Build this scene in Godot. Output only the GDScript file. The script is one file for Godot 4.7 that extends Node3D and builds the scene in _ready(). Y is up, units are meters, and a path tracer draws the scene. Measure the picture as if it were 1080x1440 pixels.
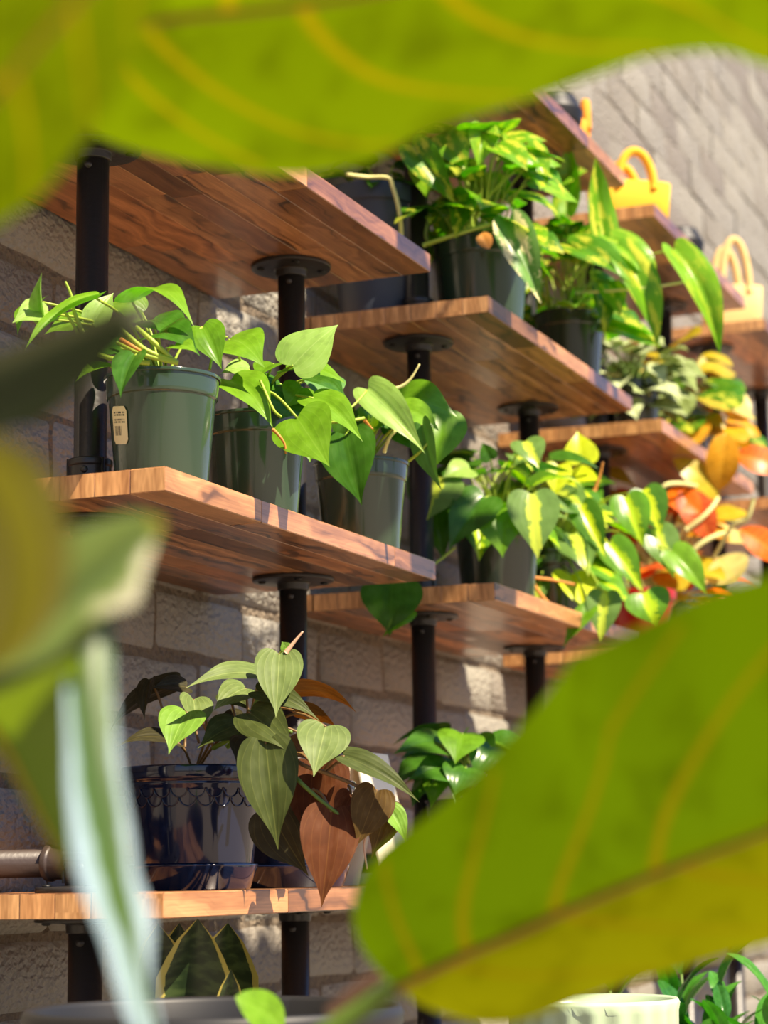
extends Node3D

const EYE := Vector3(0.0, 0.62, 1.1287)
const FWD := Vector3(0.91070108, 0.167016, -0.37779519)
const RGT := Vector3(0.38522344, -0.01330056, 0.92272748)
const UPW := Vector3(-0.14908536, 0.98586447, 0.07645131)
const FPX := 3009.0
const LOW := 0.608
const MID := 0.964
const UPR := 1.319
const TOP := 1.669
const TH := 0.0215
const DEPTH := 0.2755

var rng := RandomNumberGenerator.new()
var M := {}
var used := {}

# ---------------------------------------------------------------- small helpers
func spot(x: float, y: float, d: float) -> Vector3:
	return EYE + (FWD + RGT * ((x - 540.0) / FPX) - UPW * ((y - 720.0) / FPX)) * d

func numbered(called: String) -> String:
	if not used.has(called):
		used[called] = 0
		return called
	used[called] += 1
	return "%s_%03d" % [called, used[called]]

func thing(called: String, label: String, category: String, where := Vector3.ZERO, group := "") -> Node3D:
	var o := Node3D.new()
	o.name = numbered(called)
	add_child(o)
	o.position = where
	o.set_meta("label", label)
	o.set_meta("category", category)
	if group != "":
		o.set_meta("group", group)
	return o

func part(called: String, mesh: Mesh, mat: Material, parent: Node, label := "") -> MeshInstance3D:
	var o := MeshInstance3D.new()
	o.name = called
	o.mesh = mesh
	if mat:
		o.material_override = mat
	parent.add_child(o, true)
	if label != "":
		o.set_meta("label", label)
	return o

func mat(c: Color, rough := 0.6, metal := 0.0) -> StandardMaterial3D:
	var m := StandardMaterial3D.new()
	m.albedo_color = c
	m.roughness = rough
	m.metallic = metal
	m.cull_mode = BaseMaterial3D.CULL_DISABLED
	return m

func grid_mesh(v: PackedVector3Array, uv: PackedVector2Array, nx: int, ny: int, into: ArrayMesh = null, wrap := false) -> ArrayMesh:
	# a grid of ny rows of nx points
	var st := SurfaceTool.new()
	st.begin(Mesh.PRIMITIVE_TRIANGLES)
	for i in v.size():
		st.set_uv(uv[i])
		st.add_vertex(v[i])
	for j in ny - 1:
		for i in (nx if wrap else nx - 1):
			var a := j * nx + i
			var b := j * nx + (i + 1) % nx
			for k in [a, b, a + nx, b, b + nx, a + nx]:
				st.add_index(k)
	st.generate_normals()
	return st.commit(into)

func lathe(profile: Array, seg := 48) -> ArrayMesh:
	# profile of [radius, height], from the outside bottom upwards; sharp corners are made by doubling points
	var v := PackedVector3Array()
	var uv := PackedVector2Array()
	for j in profile.size():
		for i in seg + 1:
			var a := TAU * i / seg
			v.append(Vector3(cos(a) * profile[j][0], profile[j][1], -sin(a) * profile[j][0]))
			uv.append(Vector2(float(i) / seg, profile[j][1] * 4.0))
	var st := SurfaceTool.new()
	st.begin(Mesh.PRIMITIVE_TRIANGLES)
	for i in v.size():
		st.set_uv(uv[i])
		st.add_vertex(v[i])
	for j in profile.size() - 1:
		for i in seg:
			var a := j * (seg + 1) + i
			for k in [a, a + seg + 1, a + 1, a + 1, a + seg + 1, a + seg + 2]:
				st.add_index(k)
	st.generate_normals()
	return st.commit()

func round_profile(p: Array, bevel := 0.0012) -> Array:
	# cut the corners of a lathe profile so that it catches light
	var out := [p[0]]
	for i in range(1, p.size() - 1):
		var a := Vector2(p[i - 1][0], p[i - 1][1])
		var b := Vector2(p[i][0], p[i][1])
		var c := Vector2(p[i + 1][0], p[i + 1][1])
		var da := (a - b)
		var dc := (c - b)
		var k: float = min(bevel, da.length() * 0.45, dc.length() * 0.45)
		var q := b + da.normalized() * k
		var r := b + dc.normalized() * k
		var s := b * 0.6 + (q + r) * 0.2
		for t in [q, s, r]:
			out.append([t.x, t.y])
	out.append(p[-1])
	return out

func smooth_path(pts: Array, per := 6) -> Array:
	var out := []
	for i in pts.size() - 1:
		var p0 = pts[max(i - 1, 0)]
		var p3 = pts[min(i + 2, pts.size() - 1)]
		for k in per:
			out.append(pts[i].cubic_interpolate(pts[i + 1], p0, p3, float(k) / per))
	out.append(pts[-1])
	return out

func tube_into(st: SurfaceTool, pts: Array, r0: float, r1: float, seg := 8, base := 0) -> int:
	# adds an indexed tube along pts; returns the next free vertex number
	var n := pts.size()
	var side := Vector3.ZERO
	for i in n:
		var t: Vector3 = (pts[min(i + 1, n - 1)] - pts[max(i - 1, 0)]).normalized()
		if i == 0:
			side = t.cross(Vector3(0.31, 0.2, 0.93)).normalized()
		side = (side - t * side.dot(t)).normalized()
		var up := t.cross(side)
		var r: float = lerp(r0, r1, float(i) / (n - 1))
		for k in seg:
			var a := TAU * k / seg
			st.set_uv(Vector2(float(k) / seg, float(i) / n))
			st.add_vertex(pts[i] + (side * cos(a) + up * sin(a)) * r)
	for i in n - 1:
		for k in seg:
			var a := base + i * seg + k
			var b := base + i * seg + (k + 1) % seg
			for q in [a, b, a + seg, b, b + seg, a + seg]:
				st.add_index(q)
	for e in [0, n - 1]:
		st.set_uv(Vector2.ZERO)
		st.add_vertex(pts[e])
		var c: int = base + n * seg + (0 if e == 0 else 1)
		for k in seg:
			st.add_index(c)
			st.add_index(base + e * seg + k)
			st.add_index(base + e * seg + (k + 1) % seg)
	return base + n * seg + 2

func tube(pts: Array, r0: float, r1: float, seg := 8, per := 5) -> ArrayMesh:
	var st := SurfaceTool.new()
	st.begin(Mesh.PRIMITIVE_TRIANGLES)
	tube_into(st, smooth_path(pts, per) if pts.size() > 2 else pts, r0, r1, seg)
	st.generate_normals()
	return st.commit()

func post_mesh(a: Vector3, b: Vector3, r: float, seg := 24) -> ArrayMesh:
	var st := SurfaceTool.new()
	st.begin(Mesh.PRIMITIVE_TRIANGLES)
	tube_into(st, [a, b], r, r, seg)
	st.generate_normals()
	return st.commit()

func chamfer_box(lo: Vector3, hi: Vector3, c: float, uv_off: Vector2, len_axis := 0) -> ArrayMesh:
	# box with bevelled edges; faces along len_axis get their grain along u; the two ends are surface 1
	var mesh := ArrayMesh.new()
	var mid := (lo + hi) * 0.5
	var half := (hi - lo) * 0.5
	var faces := SurfaceTool.new()
	faces.begin(Mesh.PRIMITIVE_TRIANGLES)
	var ends := SurfaceTool.new()
	ends.begin(Mesh.PRIMITIVE_TRIANGLES)
	var put := func(st: SurfaceTool, poly: Array, n: Vector3):
		var q: Array = poly.duplicate()
		if (q[1] - q[0]).cross(q[2] - q[0]).dot(n) > 0.0:
			q.reverse()
		for k in range(1, q.size() - 1):
			for idx in [0, k, k + 1]:
				var p: Vector3 = q[idx]
				st.set_normal(n)
				var uvv := Vector2(p.x, p.z + p.y * 0.83) if abs(n.x) < 0.9 else Vector2(p.z, p.y)
				if abs(n.x) < 0.9:
					uvv = Vector2(p.x * 2.2, (p.z if abs(n.y) > 0.6 else p.y + 0.4) * 5.0)
				else:
					uvv = Vector2(p.z * 6.0, p.y * 6.0)
				st.set_uv(uvv + uv_off)
				st.add_vertex(p)
	for ax in 3:
		var a1 := (ax + 1) % 3
		var a2 := (ax + 2) % 3
		for s in [-1.0, 1.0]:
			var poly := []
			for uvs in [[-1, -1], [1, -1], [1, 1], [-1, 1]]:
				var p := mid
				p[ax] += s * half[ax]
				p[a1] += uvs[0] * (half[a1] - c)
				p[a2] += uvs[1] * (half[a2] - c)
				poly.append(p)
			var n := Vector3.ZERO
			n[ax] = s
			put.call(ends if ax == len_axis else faces, poly, n)
			# bevels between this face and the next axis' faces
			for s2 in [-1.0, 1.0]:
				var bp := []
				for e in [-1.0, 1.0]:
					var p := mid
					p[ax] += s * half[ax]
					p[a1] += s2 * (half[a1] - c)
					p[a2] += e * (half[a2] - c)
					bp.append(p)
				for e in [1.0, -1.0]:
					var p := mid
					p[ax] += s * (half[ax] - c)
					p[a1] += s2 * half[a1]
					p[a2] += e * (half[a2] - c)
					bp.append(p)
				var bn := Vector3.ZERO
				bn[ax] = s
				bn[a1] = s2
				put.call(faces, bp, bn.normalized())
	faces.commit(mesh)
	ends.commit(mesh)
	return mesh

# ---------------------------------------------------------------- textures
func fnoise(sd: int, freq: float, oct := 3) -> FastNoiseLite:
	var n := FastNoiseLite.new()
	n.seed = sd
	n.frequency = freq
	n.noise_type = FastNoiseLite.TYPE_SIMPLEX_SMOOTH
	n.fractal_octaves = oct
	return n

func wood_texture(sd: int, w := 512, h := 256) -> ImageTexture:
	var im := Image.create(w, h, false, Image.FORMAT_RGB8)
	var a := fnoise(sd, 0.012)
	var b := fnoise(sd + 7, 0.11, 2)
	var c := fnoise(sd + 13, 0.02)
	for y in h:
		for x in w:
			# wraps by mirroring, good enough with the mirrored repeat below
			var fx := absf(x - w * 0.5)
			var warp := c.get_noise_2d(fx * 0.35, y * 0.7) * 26.0
			var band := a.get_noise_2d(fx * 0.22, (y + warp) * 3.0)
			var fine := b.get_noise_2d(fx * 0.07, y * 4.0)
			var t := clampf(0.52 + band * 0.55 + fine * 0.22, 0.0, 1.0)
			var col := Color(0.47, 0.32, 0.20).lerp(Color(0.88, 0.67, 0.48), t)
			if band < -0.34:
				col = col.lerp(Color(0.28, 0.20, 0.14), clampf((-0.34 - band) * 4.0, 0.0, 0.75))
			im.set_pixel(x, y, col)
	return ImageTexture.create_from_image(im)

func end_texture(sd: int) -> ImageTexture:
	var im := Image.create(128, 128, false, Image.FORMAT_RGB8)
	var a := fnoise(sd, 0.05)
	var b := fnoise(sd + 3, 0.2, 2)
	for y in 128:
		for x in 128:
			var t := clampf(0.62 + a.get_noise_2d(x * 1.6, y * 0.12) * 0.5 + b.get_noise_2d(x * 2.0, y * 0.25) * 0.3, 0.0, 1.0)
			im.set_pixel(x, y, Color(0.60, 0.41, 0.24).lerp(Color(0.97, 0.76, 0.52), t))
	return ImageTexture.create_from_image(im)

func vein_arc(x: float, y: float) -> float:
	# 0 on the midrib, whole numbers on the arched side veins of a heart-shaped leaf
	var t := clampf((y + 0.16) / 1.16, 0.001, 0.999)
	return absf(x) / maxf(0.12 * sin(PI * pow(t, 0.72)), 0.004)

func vein_amount(x: float, y: float, slant: float, count: float) -> float:
	if slant > 0.85:
		var q := vein_arc(x, y)
		var w := absf(q - roundf(q)) * 0.12 * maxf(sin(PI * pow(clampf((y + 0.16) / 1.16, 0.0, 1.0), 0.72)), 0.05)
		var side := clampf(1.0 - w / 0.006, 0.0, 1.0) * 0.7 if q > 0.5 and q < 3.3 else 0.0
		return maxf(clampf(1.0 - absf(x) / 0.011, 0.0, 1.0), side)
	# 0..1 how much a point of a leaf (x across -.5...5, y along -.25..1) lies on a vein
	var m := clampf(1.0 - absf(x) / 0.012, 0.0, 1.0)
	var ph := (y - absf(x) * slant + x * x * 0.9) * count
	var dv := absf(ph - roundf(ph)) / count
	var fade := clampf(1.2 - absf(x) * 2.2, 0.0, 1.0)
	return maxf(m, clampf(1.0 - dv / 0.011, 0.0, 1.0) * 0.75 * fade)

func leaf_texture(base: Color, vein: Color, slant := 0.9, count := 7.0, sd := 1, blotch := 0.12, streak := Color(0, 0, 0, 0), mode := 0) -> ImageTexture:
	# mode 0 plain, 1 central streak (heart-leaf with lime flame), 2 marbled patches
	var s := 192
	var im := Image.create(s, s, false, Image.FORMAT_RGB8)
	var a := fnoise(sd, 0.02)
	var b := fnoise(sd + 5, 0.09)
	for j in s:
		for i in s:
			var x := (i + 0.5) / s - 0.5
			var y := (j + 0.5) / s * 1.25 - 0.25
			var n := a.get_noise_2d(i, j)
			var c := base.lerp(base.darkened(0.35), clampf(n * blotch * 4.0, 0.0, 0.6)).lerp(base.lightened(0.25), clampf(-n * blotch * 3.0, 0.0, 0.5))
			if mode == 1:
				var wdt := 0.13 * (1.1 - absf(y - 0.35)) + 0.07 * b.get_noise_2d(i * 0.5, j * 0.5) + 0.05 * a.get_noise_2d(i * 2.0, j * 0.6)
				c = c.lerp(streak, clampf((wdt - absf(x)) / 0.03, 0.0, 1.0) * streak.a)
			elif mode == 2:
				var q := a.get_noise_2d(x * 150.0 - y * 40.0 + sd * 31, x * 60.0 + y * 95.0) + 0.35 * b.get_noise_2d(i * 1.5, j * 1.5)
				c = c.lerp(streak, clampf((q - 0.12) / 0.12, 0.0, 1.0) * streak.a)
			c = c.lerp(vein, vein_amount(x, y, slant, count) * vein.a)
			im.set_pixel(i, j, c)
	return ImageTexture.create_from_image(im)

func vein_relief(slant := 0.9, count := 7.0) -> ImageTexture:
	var s := 192
	var im := Image.create(s, s, false, Image.FORMAT_RGB8)
	for j in s:
		for i in s:
			var x := (i + 0.5) / s - 0.5
			var y := (j + 0.5) / s * 1.25 - 0.25
			var ph := vein_arc(x, y) if slant > 0.85 else (y - absf(x) * slant + x * x * 0.9) * count
			var puff := absf(ph - roundf(ph)) * 2.0
			var m := clampf(absf(x) / 0.05, 0.0, 1.0)
			var v := 0.25 + 0.6 * sqrt(puff) * m
			im.set_pixel(i, j, Color(v, v, v))
	return ImageTexture.create_from_image(im)

func leaf_mat(tex: Texture2D, rough: float, back: Color, relief: Texture2D, tint := Color.WHITE, depth := 0.12) -> StandardMaterial3D:
	var m := mat(tint, rough)
	m.albedo_texture = tex
	m.backlight_enabled = true
	m.backlight = back
	m.metallic_specular = 0.38
	if relief:
		m.heightmap_enabled = true
		m.heightmap_texture = relief
		m.heightmap_scale = depth * 0.14
	return m

# ---------------------------------------------------------------- leaves
const OUTLINES := {
	"heart": [[0, 0], [.05, -.035], [.15, -.085], [.27, -.085], [.375, -.015], [.43, .10], [.44, .23], [.40, .38], [.315, .54], [.20, .69], [.105, .81], [.048, .895], [.018, .958], [0, 1]],
	"micans": [[0, 0], [.05, -.035], [.14, -.075], [.25, -.075], [.345, -.01], [.40, .11], [.41, .25], [.365, .41], [.275, .57], [.16, .71], [.078, .82], [.034, .90], [.014, .96], [0, 1]],
	"pothos": [[0, 0], [.06, -.05], [.17, -.09], [.28, -.06], [.36, .04], [.40, .18], [.385, .34], [.33, .50], [.24, .66], [.14, .80], [.06, .91], [.02, .97], [0, 1]],
	"blade": [[0, 0], [.04, .02], [.09, .10], [.14, .25], [.165, .42], [.16, .58], [.13, .73], [.085, .86], [.035, .95], [0, 1]],
	"oval": [[0, 0], [.07, .0], [.17, .07], [.26, .2], [.30, .37], [.30, .55], [.25, .72], [.16, .87], [.07, .96], [0, 1]],
}
var mesh_cache := {}

func leaf_mesh(kind: String, arch: float, fold: float, wave: float, sd: int, twist := 0.0) -> ArrayMesh:
	var key := "%s %.2f %.2f %.2f %d %.2f" % [kind, arch, fold, wave, sd, twist]
	if mesh_cache.has(key):
		return mesh_cache[key]
	var half := []
	var ctrl: Array = OUTLINES[kind]
	var pv := []
	for q in ctrl:
		pv.append(Vector2(q[0], q[1]))
	half = smooth_path(pv, 2)
	var ring := []
	for q in half:
		ring.append(q)
	for i in range(half.size() - 2, 0, -1):
		ring.append(Vector2(-half[i].x, half[i].y))
	ring.append(half[0])
	var rings := 7
	var v := PackedVector3Array()
	var uv := PackedVector2Array()
	var c := Vector2(0, 0.12)
	for k in rings:
		# rings shrink towards the midrib, not towards a point
		var f := 1.0 - float(k) / (rings - 1)
		for q in ring:
			var w := Vector2(q.x * f, lerpf(clampf(q.y, 0.0, 1.0), q.y, f))
			var z := arch * 4.0 * (w.y - w.y * w.y) * (1.0 if w.y > 0 else 0.6)
			z += fold * absf(w.x) - fold * 0.9 * w.x * w.x * 1.2
			z += wave * sin(w.y * 9.0 + sd * 1.7 + signf(w.x) * 1.1) * absf(w.x) + wave * 0.5 * sin(w.x * 11.0 + sd)* w.y
			z += twist * w.x * w.y
			v.append(Vector3(w.x, w.y, z))
			uv.append(Vector2(w.x + 0.5, (w.y + 0.25) / 1.25))
	var m := grid_mesh(v, uv, ring.size(), rings)
	mesh_cache[key] = m
	return m

func leaf_frame(base: Vector3, tip: Vector3, hint: Vector3, wide: float) -> Transform3D:
	var y := tip - base
	var len := y.length()
	var yn := y / len
	var z := (hint - yn * hint.dot(yn)).normalized()
	var x := yn.cross(z)
	return Transform3D(Basis(x * wide, y, z * len), base)

func cam_dir(n: Array) -> Vector3:
	return (RGT * n[0] + UPW * n[1] - FWD * n[2]).normalized()

func put_leaf(plant: Node3D, kind: String, base: Vector3, tip: Vector3, normal: Vector3, width: float, m: Material, arch := 0.08, fold := 0.25, wave := 0.05, sd := 0, stalk = null, stalk_mat: Material = null, stalk_r := 0.0012, twist := 0.0, called := "leaf") -> MeshInstance3D:
	var o := part(called, leaf_mesh(kind, arch, fold, wave, sd, twist), m, plant)
	var wmax := {"heart": .87, "micans": .81, "pothos": .80, "blade": .33, "oval": .6}
	var t := leaf_frame(base, tip, normal, width / float(wmax[kind]))
	t.origin -= plant.position
	o.transform = t
	if stalk != null:
		var a: Vector3 = stalk
		var inv := t.affine_inverse()
		var pts := []
		var mid := (a + base) * 0.5 + Vector3(0, (a - base).length() * 0.16, 0)
		for q in smooth_path([a, mid, base], 4):
			pts.append(q - plant.position)
		var st := SurfaceTool.new()
		st.begin(Mesh.PRIMITIVE_TRIANGLES)
		tube_into(st, pts, stalk_r * 1.2, stalk_r, 6)
		st.generate_normals()
		var s := part("petiole", st.commit(), stalk_mat, o)
		s.transform = inv
	return o

# leaf given by where its base and tip appear: [x, y, depth] each, a facing in the eye's axes and a width in pixels
func hero(plant: Node3D, kind: String, b: Array, t: Array, n: Array, wpx: float, m: Material, arch := 0.08, fold := 0.25, wave := 0.04, stalk = null, sm: Material = null, sr := 0.0012, twist := 0.0) -> MeshInstance3D:
	if kind == "heart":
		wpx *= 1.12
	return put_leaf(plant, kind, spot(b[0], b[1], b[2]), spot(t[0], t[1], t[2]), cam_dir(n), wpx / FPX * (b[2] + t[2]) * 0.5, m, arch, fold, wave, int(b[0] + t[1]), stalk, sm, sr, twist)

# ---------------------------------------------------------------- the shelves
func shelf_board(unit: Node3D, x0: float, x1: float, top: float, sd: int) -> void:
	var b := Node3D.new()
	b.name = "shelf_board"
	unit.add_child(b, true)
	rng.seed = sd
	var rows := 8
	var rw := DEPTH / rows
	for r in rows:
		var z0 := r * rw + (0.003 if r == 0 else 0.0)
		var cut := rng.randf_range(0.2, 0.42)
		var xs := [x0]
		var x := x0 + (cut if r % 2 == 0 else cut * 0.7)
		while x < x1 - 0.1:
			xs.append(x)
			x += rng.randf_range(0.22, 0.4)
		xs.append(x1)
		for k in xs.size() - 1:
			var dy := rng.randf_range(0.0, 0.00025)
			var box := chamfer_box(Vector3(xs[k], top - TH - dy, z0), Vector3(xs[k + 1], top - dy, z0 + rw), 0.0005 if r < rows - 1 else 0.0009, Vector2(rng.randf() * 3.0, rng.randf() * 3.0))
			var o := part("stave", box, null, b)
			var tone := rng.randi() % 7
			o.set_surface_override_material(0, M["wood%d" % tone])
			o.set_surface_override_material(1, M["end%d" % (tone % 4)])

func flange_mesh(up: bool) -> ArrayMesh:
	var p := [[0.0, 0.0], [0.045, 0.0], [0.045, 0.0045], [0.0205, 0.0056], [0.0176, 0.0066], [0.0172, 0.014], [0.0153, 0.0145]]
	var q := round_profile(p, 0.001)
	if not up:
		var r := []
		for i in range(q.size() - 1, -1, -1):
			r.append([q[i][0], -q[i][1]])
		q = r
	return lathe(q, 36)

func add_flange(unit: Node3D, x: float, y: float, z: float, up: bool) -> void:
	var f := part("flange", flange_mesh(up), M.iron, unit)
	f.position = Vector3(x, y, z)
	var s := 1.0 if up else -1.0
	for k in 4:
		var a := TAU * (k + 0.5) / 4.0 + 0.2
		var w := part("screw", lathe([[0.0, 0.0], [0.0042, 0.0], [0.0040, 0.0012], [0.0022, 0.002], [0.0, 0.0021]] if up else [[0.0, -0.0021], [0.0022, -0.002], [0.0040, -0.0012], [0.0042, 0.0], [0.0, 0.0]], 12), M.screw, f)
		w.position = Vector3(cos(a) * 0.0345, s * 0.0052, sin(a) * 0.0345)
	var st := post_mesh(Vector3(-0.0150, s * 0.022, 0.004), Vector3(-0.0192, s * 0.022, 0.005), 0.0035, 10)
	part("set_screw", st, M.iron, f)

func shelf_unit(label: String, x0: float, x1: float, tops: Array, post_top: float, sd: int, near := 0.1) -> Node3D:
	var u := thing("pipe_shelf", label, "shelf", Vector3.ZERO, "pipe shelves along the wall")
	var ps := [x0 + near, x1 - 0.092]
	var pz := 0.143
	for k in tops.size():
		shelf_board(u, x0, x1, tops[k], sd * 10 + k)
	for px in ps:
		var levels := [0.0]
		levels.append_array(tops)
		for k in levels.size():
			var lo: float = levels[k]
			if k == levels.size() - 1 and post_top <= lo:
				continue
			var hi: float = (levels[k + 1] - TH) if k + 1 < levels.size() else post_top
			part("pipe_post", post_mesh(Vector3(px, lo, pz), Vector3(px, hi, pz), 0.0152), M.iron, u)
			if k < levels.size() - 1:
				add_flange(u, px, hi, pz, false)
			add_flange(u, px, lo, pz, true)
			if k > 0:
				# ribbed union just over the board
				var c := part("union_collar", lathe(round_profile([[0.0155, 0.006], [0.0185, 0.006], [0.0195, 0.013], [0.0195, 0.0265], [0.0207, 0.028], [0.0207, 0.033], [0.0185, 0.0345], [0.0154, 0.035]], 0.0008), 32), M.iron, u)
				c.position = Vector3(px, lo, pz)
				for a in [2.0, 4.1, 0.2]:
					var rib := part("rib", post_mesh(Vector3(cos(a) * 0.0195, 0.008, sin(a) * 0.0195), Vector3(cos(a) * 0.0195, 0.034, sin(a) * 0.0195), 0.002, 8), M.iron, c)
					rib.name = "rib"
	# braces back to the wall above the lowest board
	for px in ps:
		var y: float = tops[0] + 0.026
		part("wall_brace", post_mesh(Vector3(px, y, 0.012), Vector3(px, y, pz), 0.0125), M.iron_warm, u)
		var tee := part("tee_collar", lathe(round_profile([[0.012, -0.013], [0.0165, -0.013], [0.0165, -0.008], [0.0148, -0.006], [0.0148, 0.012], [0.012, 0.012]], 0.0008), 28), M.iron_warm, u)
		tee.transform = Transform3D(Basis(Vector3.RIGHT, PI / 2), Vector3(px, y, pz - 0.026))
		var fl := part("wall_flange", flange_mesh(true), M.iron_warm, u)
		fl.transform = Transform3D(Basis(Vector3.RIGHT, PI / 2), Vector3(px, y, 0.002))
		fl.scale = Vector3(0.55, 0.8, 0.55)
	return u

# ---------------------------------------------------------------- pots
func nursery_pot(plant: Node3D, r: float, h: float, m: Material) -> MeshInstance3D:
	var rb := r * 0.80
	var band := h * 0.80
	var p := [[0.0, 0.0], [rb - 0.003, 0.0], [rb, 0.002], [lerpf(rb, r, 0.78) - 0.0012, band - 0.001], [r * 0.962, band], [r * 0.972, band + 0.003], [r * 0.99, h - 0.003], [r, h - 0.0015], [r, h], [r - 0.003, h], [r - 0.0045, h - 0.003], [rb * 1.12, h * 0.72], [0.0, h * 0.72]]
	var o := part("pot", lathe(round_profile(p, 0.0007), 56), m, plant)
	part("lip", lathe(round_profile([[r - 0.0004, h - 0.0035], [r + 0.0012, h - 0.003], [r + 0.0012, h], [r - 0.0024, h + 0.0004]], 0.0004), 56), m, o)
	part("soil", lathe([[0.0, h * 0.90], [r * 0.35, h * 0.905], [r * 0.7, h * 0.895], [r * 0.93, h * 0.89], [r * 0.93, h * 0.86]].slice(0), 24), M.soil, plant)
	return o

func stem_part(plant: Node3D, pts: Array, r0: float, r1: float, m: Material, called := "stem", label := "") -> MeshInstance3D:
	var q := []
	for p in pts:
		q.append(p - plant.position)
	return part(called, tube(q, r0, r1, 7, 6), m, plant, label)

func px_stem(plant: Node3D, pts: Array, r0: float, r1: float, m: Material, called := "stem", label := "") -> MeshInstance3D:
	var q := []
	for p in pts:
		q.append(spot(p[0], p[1], p[2]))
	return stem_part(plant, q, r0, r1, m, called, label)

# leaves that fan out of a pot: each on its stalk from the crown
func fan(plant: Node3D, crown: Vector3, spread: Vector3, n: int, kind: String, size: Array, mats: Array, sm: Material, sd: int, droop := 0.5, low := -0.3, arc := [0.0, TAU], sr := 0.0011, face := 0.45) -> void:
	rng.seed = sd
	for i in n:
		var az: float = lerpf(arc[0], arc[1], (i + rng.randf()) / n)
		var el: float = rng.randf_range(low, 1.0)
		var rad: float = sqrt(maxf(0.05, 1.0 - el * el * 0.8)) * rng.randf_range(0.55, 1.0)
		var out := Vector3(cos(az), 0, sin(az))
		var base := crown + Vector3(out.x * rad * spread.x, el * spread.y, out.z * rad * spread.z)
		var len := rng.randf_range(size[0], size[1])
		var dirn := (out * (0.6 + rng.randf() * 0.5) + Vector3(0, -droop * rng.randf_range(0.3, 1.4) + el * 0.25, 0) + Vector3(rng.randf_range(-.4, .4), 0, rng.randf_range(-.4, .4))).normalized()
		var tip := base + dirn * len
		var rest := plant.position.y + 0.006
		if tip.z < 0.285:
			tip.y = maxf(tip.y, rest)
		if base.z < 0.285:
			base.y = maxf(base.y, rest + 0.01)
		if tip.z < 0.012:
			tip.z = 0.012 + rng.randf() * 0.02
			base.z = maxf(base.z, 0.03)
		var nrm := Vector3(0, 1, 0) * 0.8 + out * rng.randf_range(0.1, 0.7) - FWD * face + Vector3(rng.randf_range(-.4, .4), 0, rng.randf_range(-.4, .4))
		var stalk := crown + Vector3(rng.randf_range(-.35, .35) * spread.x, -spread.y * 0.15 - 0.008, rng.randf_range(-.35, .35) * spread.z)
		put_leaf(plant, kind, base, tip, nrm, len * rng.randf_range(0.6, 0.82) * (1.0 if kind != "blade" else 0.4), mats[rng.randi() % mats.size()], rng.randi_range(1, 3) * 0.05, rng.randi_range(1, 3) * 0.16, 0.06, rng.randi_range(0, 2), stalk, sm, sr)

# ---------------------------------------------------------------- big leaves built as lofted blades
func resample(pts: Array, n: int) -> Array:
	var s := smooth_path(pts, 10)
	var acc := [0.0]
	for i in range(1, s.size()):
		acc.append(acc[-1] + (s[i] - s[i - 1]).length())
	var out := []
	var k := 0
	for i in n:
		var want: float = acc[-1] * i / (n - 1)
		while k < s.size() - 2 and acc[k + 1] < want:
			k += 1
		var seg: float = maxf(acc[k + 1] - acc[k], 1e-9)
		out.append(s[k].lerp(s[k + 1], clampf((want - acc[k]) / seg, 0.0, 1.0)))
	return out

func spots(pts: Array, plane: Array) -> Array:
	# plane = [depth, x and y where it is meant, change per 100 px across, change per 100 px down]
	var out := []
	for p in pts:
		var d: float = plane[0] + (p[0] - plane[1]) * plane[3] * 0.01 + (p[1] - plane[2]) * plane[4] * 0.01
		if p.size() > 2:
			d += p[2]
		out.append(spot(p[0], p[1], d))
	return out

func vein_print(veins: Array, blade_one: Color, blade_two: Color, vein: Color, sd: int) -> StandardMaterial3D:
	# colours of one big leaf: blade halves, and its side veins as they run from midrib to margin
	var w := 128
	var h := 256
	var im := Image.create(w, h, false, Image.FORMAT_RGB8)
	var nz := fnoise(sd, 0.02)
	for j in h:
		for i in w:
			var u := (i + 0.5) / w * 2.0 - 1.0
			var s := (j + 0.5) / h
			var c := blade_one.lerp(blade_two, smoothstep(-0.1, 0.15, u))
			c = c.darkened(clampf(nz.get_noise_2d(i * 1.5, j * 2.0) * 0.22, 0.0, 0.3))
			var best := 0.0
			for q in veins:
				if q[2] * u < 0.0:
					continue
				var f := absf(u) / 0.94
				if f > 1.0:
					continue
				var d := absf(s - lerpf(q[0], q[1], pow(f, 1.25)))
				var wd := lerpf(0.0095, 0.004, f)
				best = maxf(best, smoothstep(wd * 1.5, wd * 0.5, d))
			c = c.lerp(vein, best * 0.85)
			im.set_pixel(i, j, c)
	var m := mat(Color.WHITE, 0.65)
	m.metallic_specular = 0.15
	m.albedo_texture = ImageTexture.create_from_image(im)
	m.backlight_enabled = true
	m.backlight = Color(0.98, 0.98, 0.98)
	return m

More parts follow.
